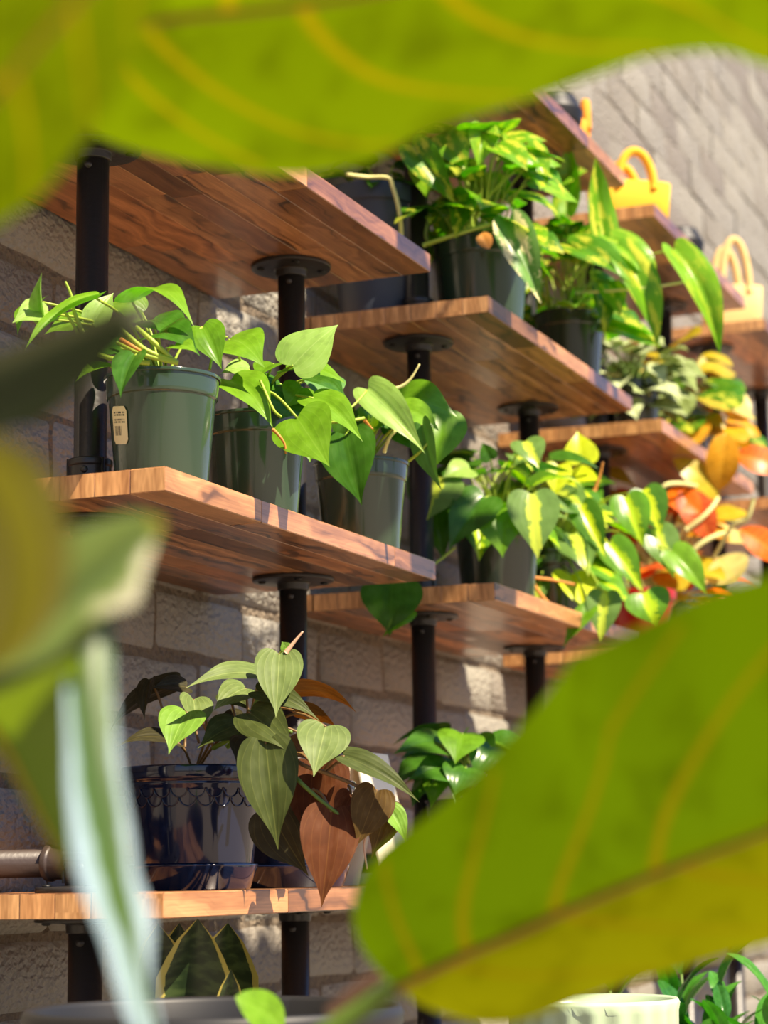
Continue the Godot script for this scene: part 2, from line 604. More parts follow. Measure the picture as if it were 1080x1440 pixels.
func big_leaf(plant: Node3D, midrib: Array, one: Array, two: Array, plane: Array, m: Material, vein_m: Material, veins: Array, bulge := 0.02, rib_r := 0.0016, vein_r := 0.0008, cup := 0.0) -> MeshInstance3D:
	var n := 44
	var k := 10
	var c := resample(spots(midrib, plane), n)
	var a := resample(spots(one, plane), n)
	var b := resample(spots(two, plane), n)
	var nr: Vector3 = (a[n / 2] - c[n / 2]).cross(c[n / 2 + 1] - c[n / 2]).normalized()
	if nr.dot(EYE - c[n / 2]) < 0.0:
		nr = -nr
	var at := func(s: float, u: float) -> Vector3:
		var i: int = clampi(int(s * (n - 1)), 0, n - 2)
		var f: float = s * (n - 1) - i
		var cm: Vector3 = c[i].lerp(c[i + 1], f)
		var sd: Vector3 = a[i].lerp(a[i + 1], f) if u < 0.0 else b[i].lerp(b[i + 1], f)
		var w := absf(u)
		var p: Vector3 = cm.lerp(sd, w)
		return p + nr * (sd - cm).length() * (bulge * 4.0 * w * (1.0 - w) + cup * w * w + 0.012 * sin(s * 34.0 + u * 2.0) * w * w)
	var v := PackedVector3Array()
	var uv := PackedVector2Array()
	for i in n:
		for j in range(-k, k + 1):
			var s := float(i) / (n - 1)
			var p: Vector3 = at.call(s, float(j) / k)
			v.append(p - plant.position)
			uv.append(Vector2(0.5 + 0.5 * j / k, s))
	var o := part("leaf", grid_mesh(v, uv, 2 * k + 1, n), m, plant)
	var rib := []
	for i in n - 1:
		rib.append(c[i] + nr * rib_r * 0.6 - plant.position)
	part("midrib", tube(rib, rib_r, rib_r * 0.4, 8, 1), vein_m, o)
	return o

# ---------------------------------------------------------------- materials
func make_materials() -> void:
	var wt := [wood_texture(11), wood_texture(23), wood_texture(37)]
	var et := [end_texture(5), end_texture(9)]
	var tones := [Color(1.0, 0.96, 0.90), Color(0.93, 0.87, 0.80), Color(0.80, 0.72, 0.64), Color(1.0, 0.90, 0.80), Color(0.62, 0.56, 0.50), Color(0.90, 0.82, 0.75), Color(1.0, 0.94, 0.88)]
	for i in 7:
		var m := mat(tones[i], 0.42)
		m.albedo_texture = wt[i % 3]
		m.clearcoat_enabled = true
		m.clearcoat = 0.7 if i in [1, 2, 5] else 0.3
		m.clearcoat_roughness = 0.22 if i in [1, 2, 5] else 0.35
		M["wood%d" % i] = m
	for i in 4:
		var m := mat([Color(1, 0.98, 0.95), Color(0.97, 0.93, 0.88), Color(1.0, 0.95, 0.9), Color(0.90, 0.86, 0.82)][i], 0.55)
		m.albedo_texture = et[i % 2]
		M["end%d" % i] = m
	var grain := NoiseTexture2D.new()
	grain.noise = fnoise(3, 0.05, 3)
	grain.width = 256
	grain.height = 256
	grain.seamless = true
	grain.normalize = true
	M.grain = grain
	M.iron = mat(Color(0.165, 0.155, 0.15), 0.34, 0.0)
	M.iron_warm = mat(Color(0.25, 0.205, 0.185), 0.45, 0.0)
	for k in ["iron", "iron_warm"]:
		M[k].heightmap_enabled = true
		M[k].heightmap_texture = grain
		M[k].heightmap_scale = 0.02
		M[k].uv1_triplanar = true
		M[k].uv1_scale = Vector3(12, 12, 12)
	M.screw = mat(Color(0.05, 0.05, 0.05), 0.5, 0.0)
	M.soil = mat(Color(0.13, 0.09, 0.06), 0.95)
	M.soil.heightmap_enabled = true
	M.soil.heightmap_texture = grain
	M.soil.heightmap_scale = 0.4
	M.soil.uv1_triplanar = true
	M.soil.uv1_scale = Vector3(25, 25, 25)
	for i in 4:
		var m := mat([Color(0.555, 0.54, 0.50), Color(0.535, 0.515, 0.47), Color(0.575, 0.56, 0.515), Color(0.50, 0.475, 0.435)][i], 0.62)
		m.heightmap_enabled = true
		m.heightmap_texture = grain
		m.heightmap_scale = 0.55
		m.uv1_triplanar = true
		m.uv1_world_triplanar = true
		m.uv1_scale = Vector3(5.5, 7, 5.5)
		M["brick%d" % i] = m
	M.mortar = mat(Color(0.46, 0.41, 0.345), 0.95)
	M.mortar.heightmap_enabled = true
	M.mortar.heightmap_texture = grain
	M.mortar.heightmap_scale = 0.8
	M.mortar.uv1_triplanar = true
	M.mortar.uv1_world_triplanar = true
	M.mortar.uv1_scale = Vector3(6, 6, 6)
	M.paving = mat(Color(0.56, 0.51, 0.45), 0.9)
	M.green_pot = mat(Color(0.195, 0.27, 0.205), 0.2)
	M.green_pot.heightmap_enabled = true
	M.green_pot.heightmap_texture = grain
	M.green_pot.heightmap_scale = 0.006
	M.dark_pot = mat(Color(0.15, 0.20, 0.16), 0.22)
	for k in ["green_pot", "dark_pot"]:
		M[k].clearcoat_enabled = true
		M[k].clearcoat = 0.6
		M[k].clearcoat_roughness = 0.06
	M.navy = mat(Color(0.07, 0.105, 0.20), 0.12)
	M.navy.clearcoat_enabled = true
	M.navy.clearcoat = 0.4
	M.navy.clearcoat_roughness = 0.05
	M.black = mat(Color(0.055, 0.055, 0.058), 0.5)
	M.tub = mat(Color(0.12, 0.118, 0.118), 0.5)
	M.slate = mat(Color(0.20, 0.23, 0.28), 0.5)
	M.red_pot = mat(Color(0.62, 0.09, 0.05), 0.3)
	M.cream = mat(Color(0.93, 0.88, 0.76), 0.8)
	M.tan = mat(Color(0.66, 0.58, 0.38), 0.85)
	M.celadon = mat(Color(0.72, 0.80, 0.66), 0.3)
	M.celadon2 = mat(Color(0.52, 0.70, 0.72), 0.3)
	M.yellow_felt = mat(Color(0.93, 0.70, 0.16), 0.9)
	M.cream_felt = mat(Color(0.90, 0.76, 0.50), 0.9)
	M.orange_felt = mat(Color(0.88, 0.58, 0.16), 0.9)
	# stems
	M.stem = mat(Color(0.62, 0.72, 0.22), 0.5)
	M.stem_dark = mat(Color(0.36, 0.47, 0.14), 0.5)
	M.stem_red = mat(Color(0.47, 0.36, 0.20), 0.5)
	M.stem_pale = mat(Color(0.86, 0.84, 0.55), 0.5)
	M.root = mat(Color(0.78, 0.52, 0.20), 0.6)
	M.sheath = mat(Color(0.85, 0.68, 0.55), 0.5)
	M.bark = mat(Color(0.30, 0.20, 0.13), 0.8)
	for k in ["stem", "stem_dark", "stem_pale"]:
		M[k].backlight_enabled = true
		M[k].backlight = Color(0.25, 0.3, 0.08)
	# leaves
	var rel := vein_relief(0.9, 6.0)
	var lt := leaf_texture(Color(0.48, 0.66, 0.15), Color(0.68, 0.82, 0.36, 0.35), 0.9, 6.0, 2)
	var ld := leaf_texture(Color(0.26, 0.44, 0.12), Color(0.38, 0.54, 0.20, 0.4), 0.9, 6.0, 4)
	var lp := leaf_texture(Color(0.58, 0.72, 0.33), Color(0.76, 0.84, 0.54, 0.5), 0.9, 6.0, 6)
	M.lime = leaf_mat(lt, 0.3, Color(0.62, 0.9, 0.22), rel)
	M.lime2 = leaf_mat(lt, 0.34, Color(0.62, 0.9, 0.22), rel, Color(0.88, 0.92, 0.85))
	M.leafdark = leaf_mat(ld, 0.25, Color(0.5, 0.8, 0.15), rel)
	M.leafpale = leaf_mat(lp, 0.38, Color(0.62, 0.8, 0.4), rel)
	M.leafgrey = leaf_mat(lp, 0.4, Color(0.5, 0.6, 0.4), rel, Color(0.62, 0.75, 0.72))
	var mr := vein_relief(1.15, 4.5)
	M.mic = leaf_mat(leaf_texture(Color(0.25, 0.29, 0.12), Color(0.48, 0.50, 0.25, 0.6), 1.15, 4.5, 8), 0.5, Color(0.4, 0.3, 0.08), mr, Color.WHITE, 0.2)
	M.micpale = leaf_mat(leaf_texture(Color(0.39, 0.46, 0.24), Color(0.62, 0.66, 0.40, 0.7), 1.15, 4.5, 9), 0.5, Color(0.5, 0.45, 0.2), mr, Color.WHITE, 0.2)
	M.micdark = leaf_mat(leaf_texture(Color(0.20, 0.19, 0.11), Color(0.42, 0.38, 0.18, 0.7), 1.15, 4.5, 10), 0.45, Color(0.3, 0.2, 0.06), mr, Color.WHITE, 0.2)
	M.micrust = leaf_mat(leaf_texture(Color(0.36, 0.205, 0.11), Color(0.50, 0.34, 0.17, 0.6), 1.15, 4.5, 12), 0.6, Color(0.62, 0.48, 0.34), mr, Color.WHITE, 0.2)
	M.micorange = leaf_mat(leaf_texture(Color(0.40, 0.29, 0.09), Color(0.56, 0.45, 0.18, 0.8), 1.15, 4.5, 14), 0.5, Color(0.7, 0.48, 0.12), mr, Color.WHITE, 0.2)
	M.micolive = leaf_mat(leaf_texture(Color(0.36, 0.27, 0.10), Color(0.55, 0.45, 0.20, 0.7), 1.15, 4.5, 16), 0.6, Color(0.8, 0.7, 0.3), mr, Color.WHITE, 0.2)
	M.micrust.metallic_specular = 0.22
	M.micgreen = leaf_mat(leaf_texture(Color(0.46, 0.62, 0.22), Color(0.66, 0.78, 0.42, 0.8), 1.15, 4.5, 15), 0.45, Color(0.6, 0.75, 0.25), mr, Color.WHITE, 0.2)
	for k in ["mic", "micpale", "micdark", "micgreen"]:
		M[k].rim_enabled = true
		M[k].metallic_specular = 0.28
		M[k].rim = 0.08
		M[k].rim_tint = 0.5
	for i in 4:
		M["poth%d" % i] = leaf_mat(leaf_texture([Color(0.36, 0.58, 0.11), Color(0.45, 0.66, 0.12), Color(0.30, 0.51, 0.11), Color(0.50, 0.70, 0.14)][i], Color(0.5, 0.72, 0.25, 0.3), 0.8, 6.0, 20 + i, 0.1, Color(0.86, 0.84, 0.28, 0.9 if i < 3 else 0.4), 2), 0.27, Color(0.62, 0.9, 0.18), rel)
	M.pothwhite = leaf_mat(leaf_texture(Color(0.42, 0.60, 0.28), Color(0.7, 0.8, 0.5, 0.3), 0.8, 6.0, 31, 0.1, Color(0.95, 0.90, 0.68, 1.0), 2), 0.32, Color(0.6, 0.7, 0.4), rel)
	for i in 3:
		M["bras%d" % i] = leaf_mat(leaf_texture([Color(0.32, 0.50, 0.14), Color(0.40, 0.60, 0.14), Color(0.44, 0.57, 0.28)][i], Color(0.45, 0.6, 0.3, 0.3), 0.9, 6.0, 40 + i, 0.1, [Color(0.82, 0.88, 0.16), Color(0.72, 0.84, 0.14), Color(0.80, 0.86, 0.30)][i], 1), 0.28, Color(0.62, 0.85, 0.2), rel)
	M.braslime = leaf_mat(leaf_texture(Color(0.80, 0.86, 0.14), Color(0.7, 0.8, 0.2, 0.4), 0.9, 6.0, 45), 0.35, Color(0.75, 0.8, 0.15), rel)
	for i in 3:
		M["fuzzy%d" % i] = leaf_mat(leaf_texture([Color(0.62, 0.68, 0.44), Color(0.70, 0.75, 0.54), Color(0.48, 0.55, 0.28)][i], Color(0.68, 0.72, 0.52, 0.6), 0.9, 7.0, 50 + i, 0.2), 0.7, Color(0.35, 0.4, 0.2), rel)
	var ct := [Color(0.90, 0.42, 0.06), Color(0.85, 0.62, 0.10), Color(0.72, 0.66, 0.14), Color(0.80, 0.34, 0.14), Color(0.84, 0.80, 0.46)]
	for i in 5:
		M["crot%d" % i] = leaf_mat(leaf_texture(ct[i], ct[i].lerp(Color(0.95, 0.8, 0.3), 0.6), 0.7, 8.0, 60 + i, 0.15), 0.35, Color(0.8, 0.6, 0.2), rel)
	M.shrub0 = leaf_mat(leaf_texture(Color(0.30, 0.55, 0.18), Color(0.5, 0.7, 0.3, 0.5), 0.7, 7.0, 71), 0.25, Color(0.6, 0.85, 0.3), rel)
	M.shrub1 = leaf_mat(leaf_texture(Color(0.20, 0.42, 0.16), Color(0.4, 0.6, 0.3, 0.5), 0.7, 7.0, 72), 0.22, Color(0.5, 0.8, 0.3), rel)
	# snake plant: dark bands, yellow margin
	var im := Image.create(96, 256, false, Image.FORMAT_RGB8)
	var bn := fnoise(81, 0.05)
	for y in 256:
		for x in 96:
			var u := absf(x - 47.5) / 47.5
			var c := Color(0.13, 0.20, 0.10).lerp(Color(0.26, 0.33, 0.17), clampf(0.4 + 1.4 * bn.get_noise_2d(x * 0.5, y * 2.2), 0.0, 1.0))
			if u > 0.80 + 0.03 * bn.get_noise_2d(y * 2.0, 3.0):
				c = Color(0.78, 0.72, 0.34)
			im.set_pixel(x, y, c)
	M.snake = mat(Color.WHITE, 0.4)
	M.snake.albedo_texture = ImageTexture.create_from_image(im)
	# foreground leaves
	M.big = mat(Color(0.26, 0.36, 0.01), 0.5)
	M.big.backlight_enabled = true
	M.big.backlight = Color(0.455, 0.55, 0.003)
	M.bigvein = mat(Color(0.66, 0.52, 0.08), 0.5)
	M.bigvein.backlight_enabled = true
	M.bigvein.backlight = Color(0.62, 0.53, 0.01)
	M.bigrib = mat(Color(0.56, 0.40, 0.08), 0.5)
	M.bigrib.backlight_enabled = true
	M.bigrib.backlight = Color(0.47, 0.36, 0.01)
	M.fgdark = mat(Color(0.13, 0.20, 0.06), 0.35)
	M.fgdark.backlight_enabled = true
	M.fgdark.backlight = Color(0.25, 0.3, 0.03)
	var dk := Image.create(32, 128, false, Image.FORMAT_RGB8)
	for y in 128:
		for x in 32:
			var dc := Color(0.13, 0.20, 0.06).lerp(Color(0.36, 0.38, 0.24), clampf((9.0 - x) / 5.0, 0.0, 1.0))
			dk.set_pixel(x, y, dc.lerp(Color(0.72, 0.73, 0.66), clampf((y - 112) / 8.0, 0.0, 1.0)))  # white highlight painted in at the leaf tip
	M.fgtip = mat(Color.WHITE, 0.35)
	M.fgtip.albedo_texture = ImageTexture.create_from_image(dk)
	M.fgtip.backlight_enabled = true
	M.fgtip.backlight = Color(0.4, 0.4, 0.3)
	M.fgolive = mat(Color(0.33, 0.33, 0.03), 0.4)
	M.fgolive.backlight_enabled = true
	M.fgolive.backlight = Color(0.38, 0.37, 0.004)
	var vg := Image.create(128, 256, false, Image.FORMAT_RGB8)  # sky reflection painted as pale blue margins round the green core
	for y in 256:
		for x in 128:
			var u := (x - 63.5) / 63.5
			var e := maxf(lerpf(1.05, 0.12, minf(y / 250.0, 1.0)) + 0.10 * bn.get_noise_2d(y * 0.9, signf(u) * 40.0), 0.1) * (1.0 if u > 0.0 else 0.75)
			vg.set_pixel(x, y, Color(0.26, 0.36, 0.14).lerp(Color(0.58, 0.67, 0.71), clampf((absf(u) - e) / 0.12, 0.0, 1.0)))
	M.sky_gloss = mat(Color.WHITE, 0.3)
	M.sky_gloss.albedo_texture = ImageTexture.create_from_image(vg)
	M.sky_gloss.backlight_enabled = true
	M.sky_gloss.backlight = Color(0.3, 0.32, 0.25)
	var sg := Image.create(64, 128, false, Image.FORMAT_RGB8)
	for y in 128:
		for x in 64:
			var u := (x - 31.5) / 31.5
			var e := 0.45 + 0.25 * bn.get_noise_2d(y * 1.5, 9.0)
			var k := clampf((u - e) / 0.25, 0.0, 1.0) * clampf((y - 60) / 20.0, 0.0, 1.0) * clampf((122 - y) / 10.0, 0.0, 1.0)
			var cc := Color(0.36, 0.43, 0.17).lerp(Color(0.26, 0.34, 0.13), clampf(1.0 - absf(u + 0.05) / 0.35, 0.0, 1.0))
			sg.set_pixel(x, y, cc.lerp(Color(0.74, 0.73, 0.62), k).lerp(Color(0.50, 0.50, 0.06), clampf((y - 116) / 8.0, 0.0, 1.0)))  # pale patch on one side is sky gloss painted in
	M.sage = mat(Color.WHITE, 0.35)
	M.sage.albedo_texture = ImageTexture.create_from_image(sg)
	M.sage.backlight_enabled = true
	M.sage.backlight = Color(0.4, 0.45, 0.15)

# ---------------------------------------------------------------- wall
func brick_mesh(sd: int, w: float, h: float, recess := 0.0075) -> ArrayMesh:
	var r := RandomNumberGenerator.new()
	r.seed = sd
	var nx := 6
	var ny := 4
	var v := PackedVector3Array()
	var uv := PackedVector2Array()
	var dx := []
	for j in ny:
		for i in nx:
			var u := float(i) / (nx - 1)
			var t := float(j) / (ny - 1)
			var edge := i == 0 or j == 0 or i == nx - 1 or j == ny - 1
			var x := (u - 0.5) * w
			var y := (t - 0.5) * h
			if i == 1: x = -0.5 * w + 0.007
			if i == nx - 2: x = 0.5 * w - 0.007
			if j == 1: y = -0.5 * h + 0.007
			if j == ny - 2: y = 0.5 * h - 0.007
			var z := -recess if edge else r.randf_range(-0.0016, 0.0016)
			if edge:
				x += r.randf_range(-0.003, 0.002) * signf(u - 0.5)
				y += r.randf_range(-0.003, 0.0015) * signf(t - 0.5)
			elif i == 1 or i == nx - 2 or j == 1 or j == ny - 2:
				z -= r.randf_range(0.0, 0.0035)
				x += r.randf_range(-0.002, 0.002)
				y += r.randf_range(-0.002, 0.002)
			v.append(Vector3(x, y, z))
			uv.append(Vector2(u, t))
	return grid_mesh(v, uv, nx, ny)

func build_wall() -> void:
	var w := MeshInstance3D.new()
	w.name = "wall_back"
	var bm := BoxMesh.new()
	bm.size = Vector3(12.0, 3.6, 0.2)
	w.mesh = bm
	w.material_override = M.mortar
	w.position = Vector3(2.5, 1.8, -0.1052)
	w.set_meta("kind", "structure")
	w.set_meta("label", "old brick wall under flaking off-white paint behind the shelves")
	add_child(w)
	var bw := 0.2172
	var bh := 0.0745
	var shapes := []
	for i in 8:
		shapes.append(brick_mesh(100 + i, bw - 0.0055, bh - 0.006))
	var filled := []   # thickly painted ones, their joints nearly filled
	for i in 6:
		filled.append(brick_mesh(140 + i, bw - 0.001, bh - 0.0015, 0.0028))
	rng.seed = 77
	var rest := SurfaceTool.new()
	rest.begin(Mesh.PRIMITIVE_TRIANGLES)
	var o0 := w.position
	for row in 48:
		var y := 0.0435 + (row - 0.5) * bh
		for col in range(-12, 40):
			var x := 2.067 + col * bw + (0.0 if row % 2 == 0 else bw * 0.48) + bw * 0.5 + rng.randf_range(-0.004, 0.004)
			if x < -3.3 or x > 8.2:
				continue
			var t := Transform3D(Basis(Vector3(0, 0, 1), rng.randf_range(-0.012, 0.012)), Vector3(x, y + rng.randf_range(-0.002, 0.002), rng.randf_range(-0.0006, 0.0022)) - o0)
			var k := rng.randi() % 8
			var near := x > 1.6 and x < 2.75 and y > 0.44 and y < 1.36
			var gap := x > 2.75 and x < 4.2 and y > 0.72 and y < 1.6
			var high := x > 3.55 and x < 5.45 and y > 1.85 and y < 2.72 and y > 1.45 + (x - 3.3) * 0.35
			if near or gap or high:
				var b := part("brick", filled[k % 6] if y > 1.7 else shapes[k], M["brick%d" % (rng.randi() % 4)], w)
				b.transform = t
			else:
				rest.append_from(filled[k % 6] if y > 1.7 else shapes[k], 0, t)
	var s := part("brickwork", rest.commit(), M.brick1, w)
	s.set_meta("kind", "stuff")
	var f := MeshInstance3D.new()
	f.name = "floor"
	var fm := BoxMesh.new()
	fm.size = Vector3(16.0, 0.2, 12.0)
	f.mesh = fm
	f.material_override = M.paving
	f.position = Vector3(2.5, -0.1, 5.8)
	f.set_meta("kind", "structure")
	f.set_meta("label", "pale paved ground in front of the shelves")
	add_child(f)

# ---------------------------------------------------------------- the scene
func _ready() -> void:
	var cam := Camera3D.new()
	cam.name = "camera"
	cam.near = 0.02
	cam.far = 100.0
	var at := CameraAttributesPhysical.new()
	at.frustum_focal_length = 12.0 / (720.0 / FPX)
	at.frustum_near = 0.02
	at.frustum_far = 100.0
	at.frustum_focus_distance = 1.98
	at.exposure_aperture = 4.2
	cam.attributes = at
	cam.fov = rad_to_deg(2.0 * atan(720.0 / FPX))
	cam.transform = Transform3D(Basis(RGT, UPW, -FWD), EYE)
	add_child(cam)
	cam.current = true

	var we := WorldEnvironment.new()
	we.name = "world_environment"
	var env := Environment.new()
	var sky := Sky.new()
	var sm := ProceduralSkyMaterial.new()
	sm.sky_top_color = Color(0.36, 0.55, 0.86)
	sm.sky_horizon_color = Color(0.84, 0.88, 0.93)
	sm.ground_horizon_color = Color(0.72, 0.68, 0.62)
	sm.ground_bottom_color = Color(0.55, 0.5, 0.44)
	sm.sky_energy_multiplier = 1.0
	sm.sun_angle_max = 4.0
	sky.sky_material = sm
	env.background_mode = Environment.BG_SKY
	env.sky = sky
	env.tonemap_mode = Environment.TONE_MAPPER_LINEAR
	env.tonemap_exposure = 1.17
	env.sdfgi_enabled = true
	env.ssao_enabled = true
	env.ssil_enabled = true
	we.environment = env
	add_child(we)

	var sun := DirectionalLight3D.new()
	sun.name = "sun"
	sun.light_color = Color(1.0, 0.93, 0.82)
	sun.light_energy = 3.25
	sun.light_angular_distance = 0.53
	sun.shadow_enabled = true
	add_child(sun)
	sun.look_at_from_position(Vector3(-0.17, 0.78, 0.60) * 10.0, Vector3.ZERO, Vector3.UP)

	make_materials()
	build_wall()
	shelves()
	foreground()
	middle_pots()
	low_shelf()
	second_unit()
	third_unit()
	floor_things()

func shelves() -> void:
	shelf_unit("nearest black pipe shelf with butcher-block boards, holding the three small green pots", 1.575, 2.205, [LOW, MID, UPR, TOP], 1.75, 1)
	shelf_unit("second black pipe shelf with butcher-block boards, holding the large pothos pots", 2.400, 3.031, [LOW, MID, UPR, TOP], 1.75, 2)
	shelf_unit("third black pipe shelf with butcher-block boards, under the yellow tote basket", 3.198, 3.823, [LOW, MID, UPR, TOP], TOP, 3)
	shelf_unit("farthest black pipe shelf at the right edge, under the cream tote basket", 3.990, 4.620, [LOW, MID, UPR, TOP], TOP, 4)

func foreground() -> void:
	# plant with very large leaves, its stem left of the view
	var foot := spot(-330, 1700, 0.80)
	foot.y = 0.0
	var p := thing("large_leaved_plant", "large-leaved plant close to the lens, glowing yellow-green leaf undersides across top and lower right", "plant", foot)
	part("pot", lathe(round_profile([[0.0, 0.0], [0.07, 0.0], [0.088, 0.25], [0.095, 0.25], [0.095, 0.28], [0.086, 0.28], [0.082, 0.24], [0.0, 0.24]], 0.003)), M.black, p)
	var top := spot(-330, -250, 0.74)
	stem_part(p, [foot + Vector3(0, 0.2, 0), foot + Vector3(0.01, 0.45, 0.01), (foot + top) * 0.5 + Vector3(0, 0.1, 0), top], 0.011, 0.007, M.bark, "stem")
	# overhead leaf
	var va := [[0.02, 0.27, -1.0], [0.09, 0.40, -1.0], [0.29, 0.53, -1.0], [0.46, 0.67, -1.0], [0.64, 0.80, -1.0], [0.2, 0.4, 1.0], [0.4, 0.6, 1.0], [0.6, 0.8, 1.0]]
	var vb := [[0.12, 0.34, -1.0], [0.30, 0.52, -1.0], [0.48, 0.70, -1.0], [0.66, 0.85, -1.0], [0.2, 0.42, 1.0], [0.5, 0.7, 1.0]]
	var vc := [[0.04, 0.18, -1.0], [0.125, 0.33, -1.0], [0.265, 0.56, -1.0], [0.42, 0.70, -1.0], [0.6, 0.84, -1.0], [0.08, 0.36, 1.0], [0.27, 0.54, 1.0], [0.45, 0.72, 1.0]]
	var pl := [0.80, 400, 240, -0.004, 0.031]
	big_leaf(p, [[120, 60], [220, 27], [360, 12], [500, -8], [800, -62], [1080, -112], [1290, -130]],
		[[120, 60], [118, 140], [135, 188], [240, 226], [320, 238], [405, 243], [470, 238], [530, 226], [580, 196], [640, 170], [710, 150], [780, 130], [840, 106], [890, 85], [930, 75], [975, 72], [1010, 70], [1050, 84], [1090, 98], [1180, 70], [1290, -130]],
		[[120, 60], [150, -120], [300, -260], [600, -330], [950, -330], [1180, -240], [1290, -130]],
		pl, vein_print(va, Color(0.43, 0.52, 0.006), Color(0.43, 0.52, 0.006), Color(0.64, 0.56, 0.02), 91), M.bigrib, va, 0.05, 0.0016, 0.0010)
	stem_part(p, [spot(-330, 300, 0.76), spot(-60, 190, 0.77), spot(120, 60, 0.755)], 0.0032, 0.0026, M.bigrib, "petiole")
	# leaf in the top left corner
	big_leaf(p, [[270, -170], [120, -20], [0, 120], [-110, 260], [-190, 380]],
		[[270, -170], [246, -40], [215, 20], [190, 80], [160, 137], [125, 190], [62, 268], [0, 316], [-100, 370], [-190, 380]],
		[[270, -170], [100, -210], [-100, -60], [-240, 150], [-190, 380]],
		[0.57, 100, 200, 0.0, 0.028], vein_print(vb, Color(0.385, 0.455, 0.006), Color(0.385, 0.455, 0.006), Color(0.64, 0.56, 0.02), 92), M.bigvein, vb, 0.05, 0.0015, 0.0008)  # blade colour darkened to stand in for the shadow along its edge
	stem_part(p, [spot(-330, -200, 0.74), spot(-40, -290, 0.53), spot(270, -170, 0.466)], 0.003, 0.0025, M.bigrib, "petiole")
	# leaf at the lower right
	big_leaf(p, [[556, 1387], [640, 1346], [720, 1312], [800, 1276], [950, 1215], [1080, 1166], [1280, 1085], [1500, 1000]],
		[[556, 1387], [520, 1352], [500, 1315], [496, 1280], [502, 1250], [520, 1214], [560, 1178], [590, 1157], [660, 1095], [740, 1015], [785, 955], [800, 926], [828, 911], [900, 881], [970, 850], [1040, 820], [1090, 804], [1250, 760], [1440, 850], [1500, 1000]],
		[[556, 1387], [590, 1412], [640, 1432], [700, 1440], [770, 1424], [830, 1402], [900, 1376], [1000, 1350], [1080, 1328], [1250, 1270], [1400, 1150], [1500, 1000]],
		[0.84, 560, 1385, 0.0, 0.024], vein_print(vc, Color(0.395, 0.515, 0.004), Color(0.55, 0.565, 0.004), Color(0.57, 0.505, 0.02), 93), M.bigrib, vc, 0.03, 0.0020, 0.0011)  # lower half painted yellower, for the stronger sunlight coming through it
	stem_part(p, [spot(-330, 1650, 0.80), spot(150, 1640, 0.86), spot(470, 1445, 0.85), spot(556, 1387, 0.84)], 0.0048, 0.0040, M.stem_dark, "petiole")
	px_stem(p, [[468, 1428, 0.88], [500, 1395, 0.88], [535, 1372, 0.88]], 0.0045, 0.002, M.bark, "leaf_sheath", "dried brown leaf sheath")

	# plant at the left edge, pale sky gloss painted on some leaves
	var foot2 := spot(-230, 1700, 0.60)
	foot2.y = 0.0
	var q := thing("left_edge_plant", "out-of-focus plant at the left edge with dark, olive and painted sky-gloss leaves hanging down", "plant", foot2)
	part("pot", lathe(round_profile([[0.0, 0.0], [0.075, 0.0], [0.10, 0.19], [0.108, 0.19], [0.108, 0.21], [0.096, 0.21], [0.093, 0.18], [0.0, 0.18]], 0.003)), M.black, q)
	stem_part(q, [foot2 + Vector3(0, 0.15, 0), foot2 + Vector3(0.0, 0.4, 0), spot(-230, 700, 0.58), spot(-210, 480, 0.58)], 0.009, 0.005, M.stem_dark, "stem")
	# dark leaf pointing right
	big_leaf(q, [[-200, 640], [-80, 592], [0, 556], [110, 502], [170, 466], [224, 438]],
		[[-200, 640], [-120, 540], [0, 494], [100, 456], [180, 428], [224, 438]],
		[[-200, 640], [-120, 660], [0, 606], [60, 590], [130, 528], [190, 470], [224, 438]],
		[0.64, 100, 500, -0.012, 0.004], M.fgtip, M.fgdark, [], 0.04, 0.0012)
	# olive leaf
	big_leaf(q, [[-120, 590], [-40, 660], [10, 760], [10, 860], [-30, 950]],
		[[-120, 590], [0, 615], [60, 655], [94, 730], [98, 800], [78, 868], [30, 920], [-30, 950]],
		[[-120, 590], [-110, 680], [-90, 800], [-80, 900], [-30, 950]],
		[0.52, 0, 760, 0.0, 0.024], M.fgolive, M.fgolive, [], 0.12, 0.001)
	# sage leaf with its tip to the right
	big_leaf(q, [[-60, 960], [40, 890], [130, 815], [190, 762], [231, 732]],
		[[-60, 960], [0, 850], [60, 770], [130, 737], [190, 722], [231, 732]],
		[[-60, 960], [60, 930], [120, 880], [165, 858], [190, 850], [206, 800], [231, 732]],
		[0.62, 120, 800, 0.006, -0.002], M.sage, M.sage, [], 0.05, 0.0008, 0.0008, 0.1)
	# dark leaf below it
	big_leaf(q, [[-140, 985], [-40, 948], [60, 915], [120, 888], [168, 852]],
		[[-140, 985], [-50, 925], [40, 880], [110, 858], [168, 852]],
		[[-140, 985], [-40, 985], [60, 945], [130, 905], [168, 852]],
		[0.64, 60, 900, 0.0, 0.004], M.fgdark, M.fgdark, [], 0.05, 0.0008)
	# green hanging leaf
	big_leaf(q, [[-130, 880], [-60, 960], [0, 1040], [50, 1135], [96, 1228]],
		[[-130, 880], [-20, 870], [60, 885], [108, 905], [116, 1000], [110, 1120], [96, 1228]],
		[[-130, 880], [-110, 980], [-50, 1040], [0, 1066], [48, 1150], [96, 1228]],
		[0.68, 60, 1000, 0.0, 0.030], M.big, M.bigvein, [], 0.03, 0.0012)
	# long leaf hanging to the bottom, sky gloss painted pale along its margins
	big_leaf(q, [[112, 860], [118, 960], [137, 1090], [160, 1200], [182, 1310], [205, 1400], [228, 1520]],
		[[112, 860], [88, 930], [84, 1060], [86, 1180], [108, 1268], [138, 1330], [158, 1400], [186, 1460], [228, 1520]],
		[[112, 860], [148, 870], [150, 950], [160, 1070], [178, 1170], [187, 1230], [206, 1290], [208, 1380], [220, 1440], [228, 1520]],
		[0.66, 150, 1100, 0.02, -0.012], M.sky_gloss, M.fgdark, [], 0.0, 0.0009, 0.0008, 0.25)
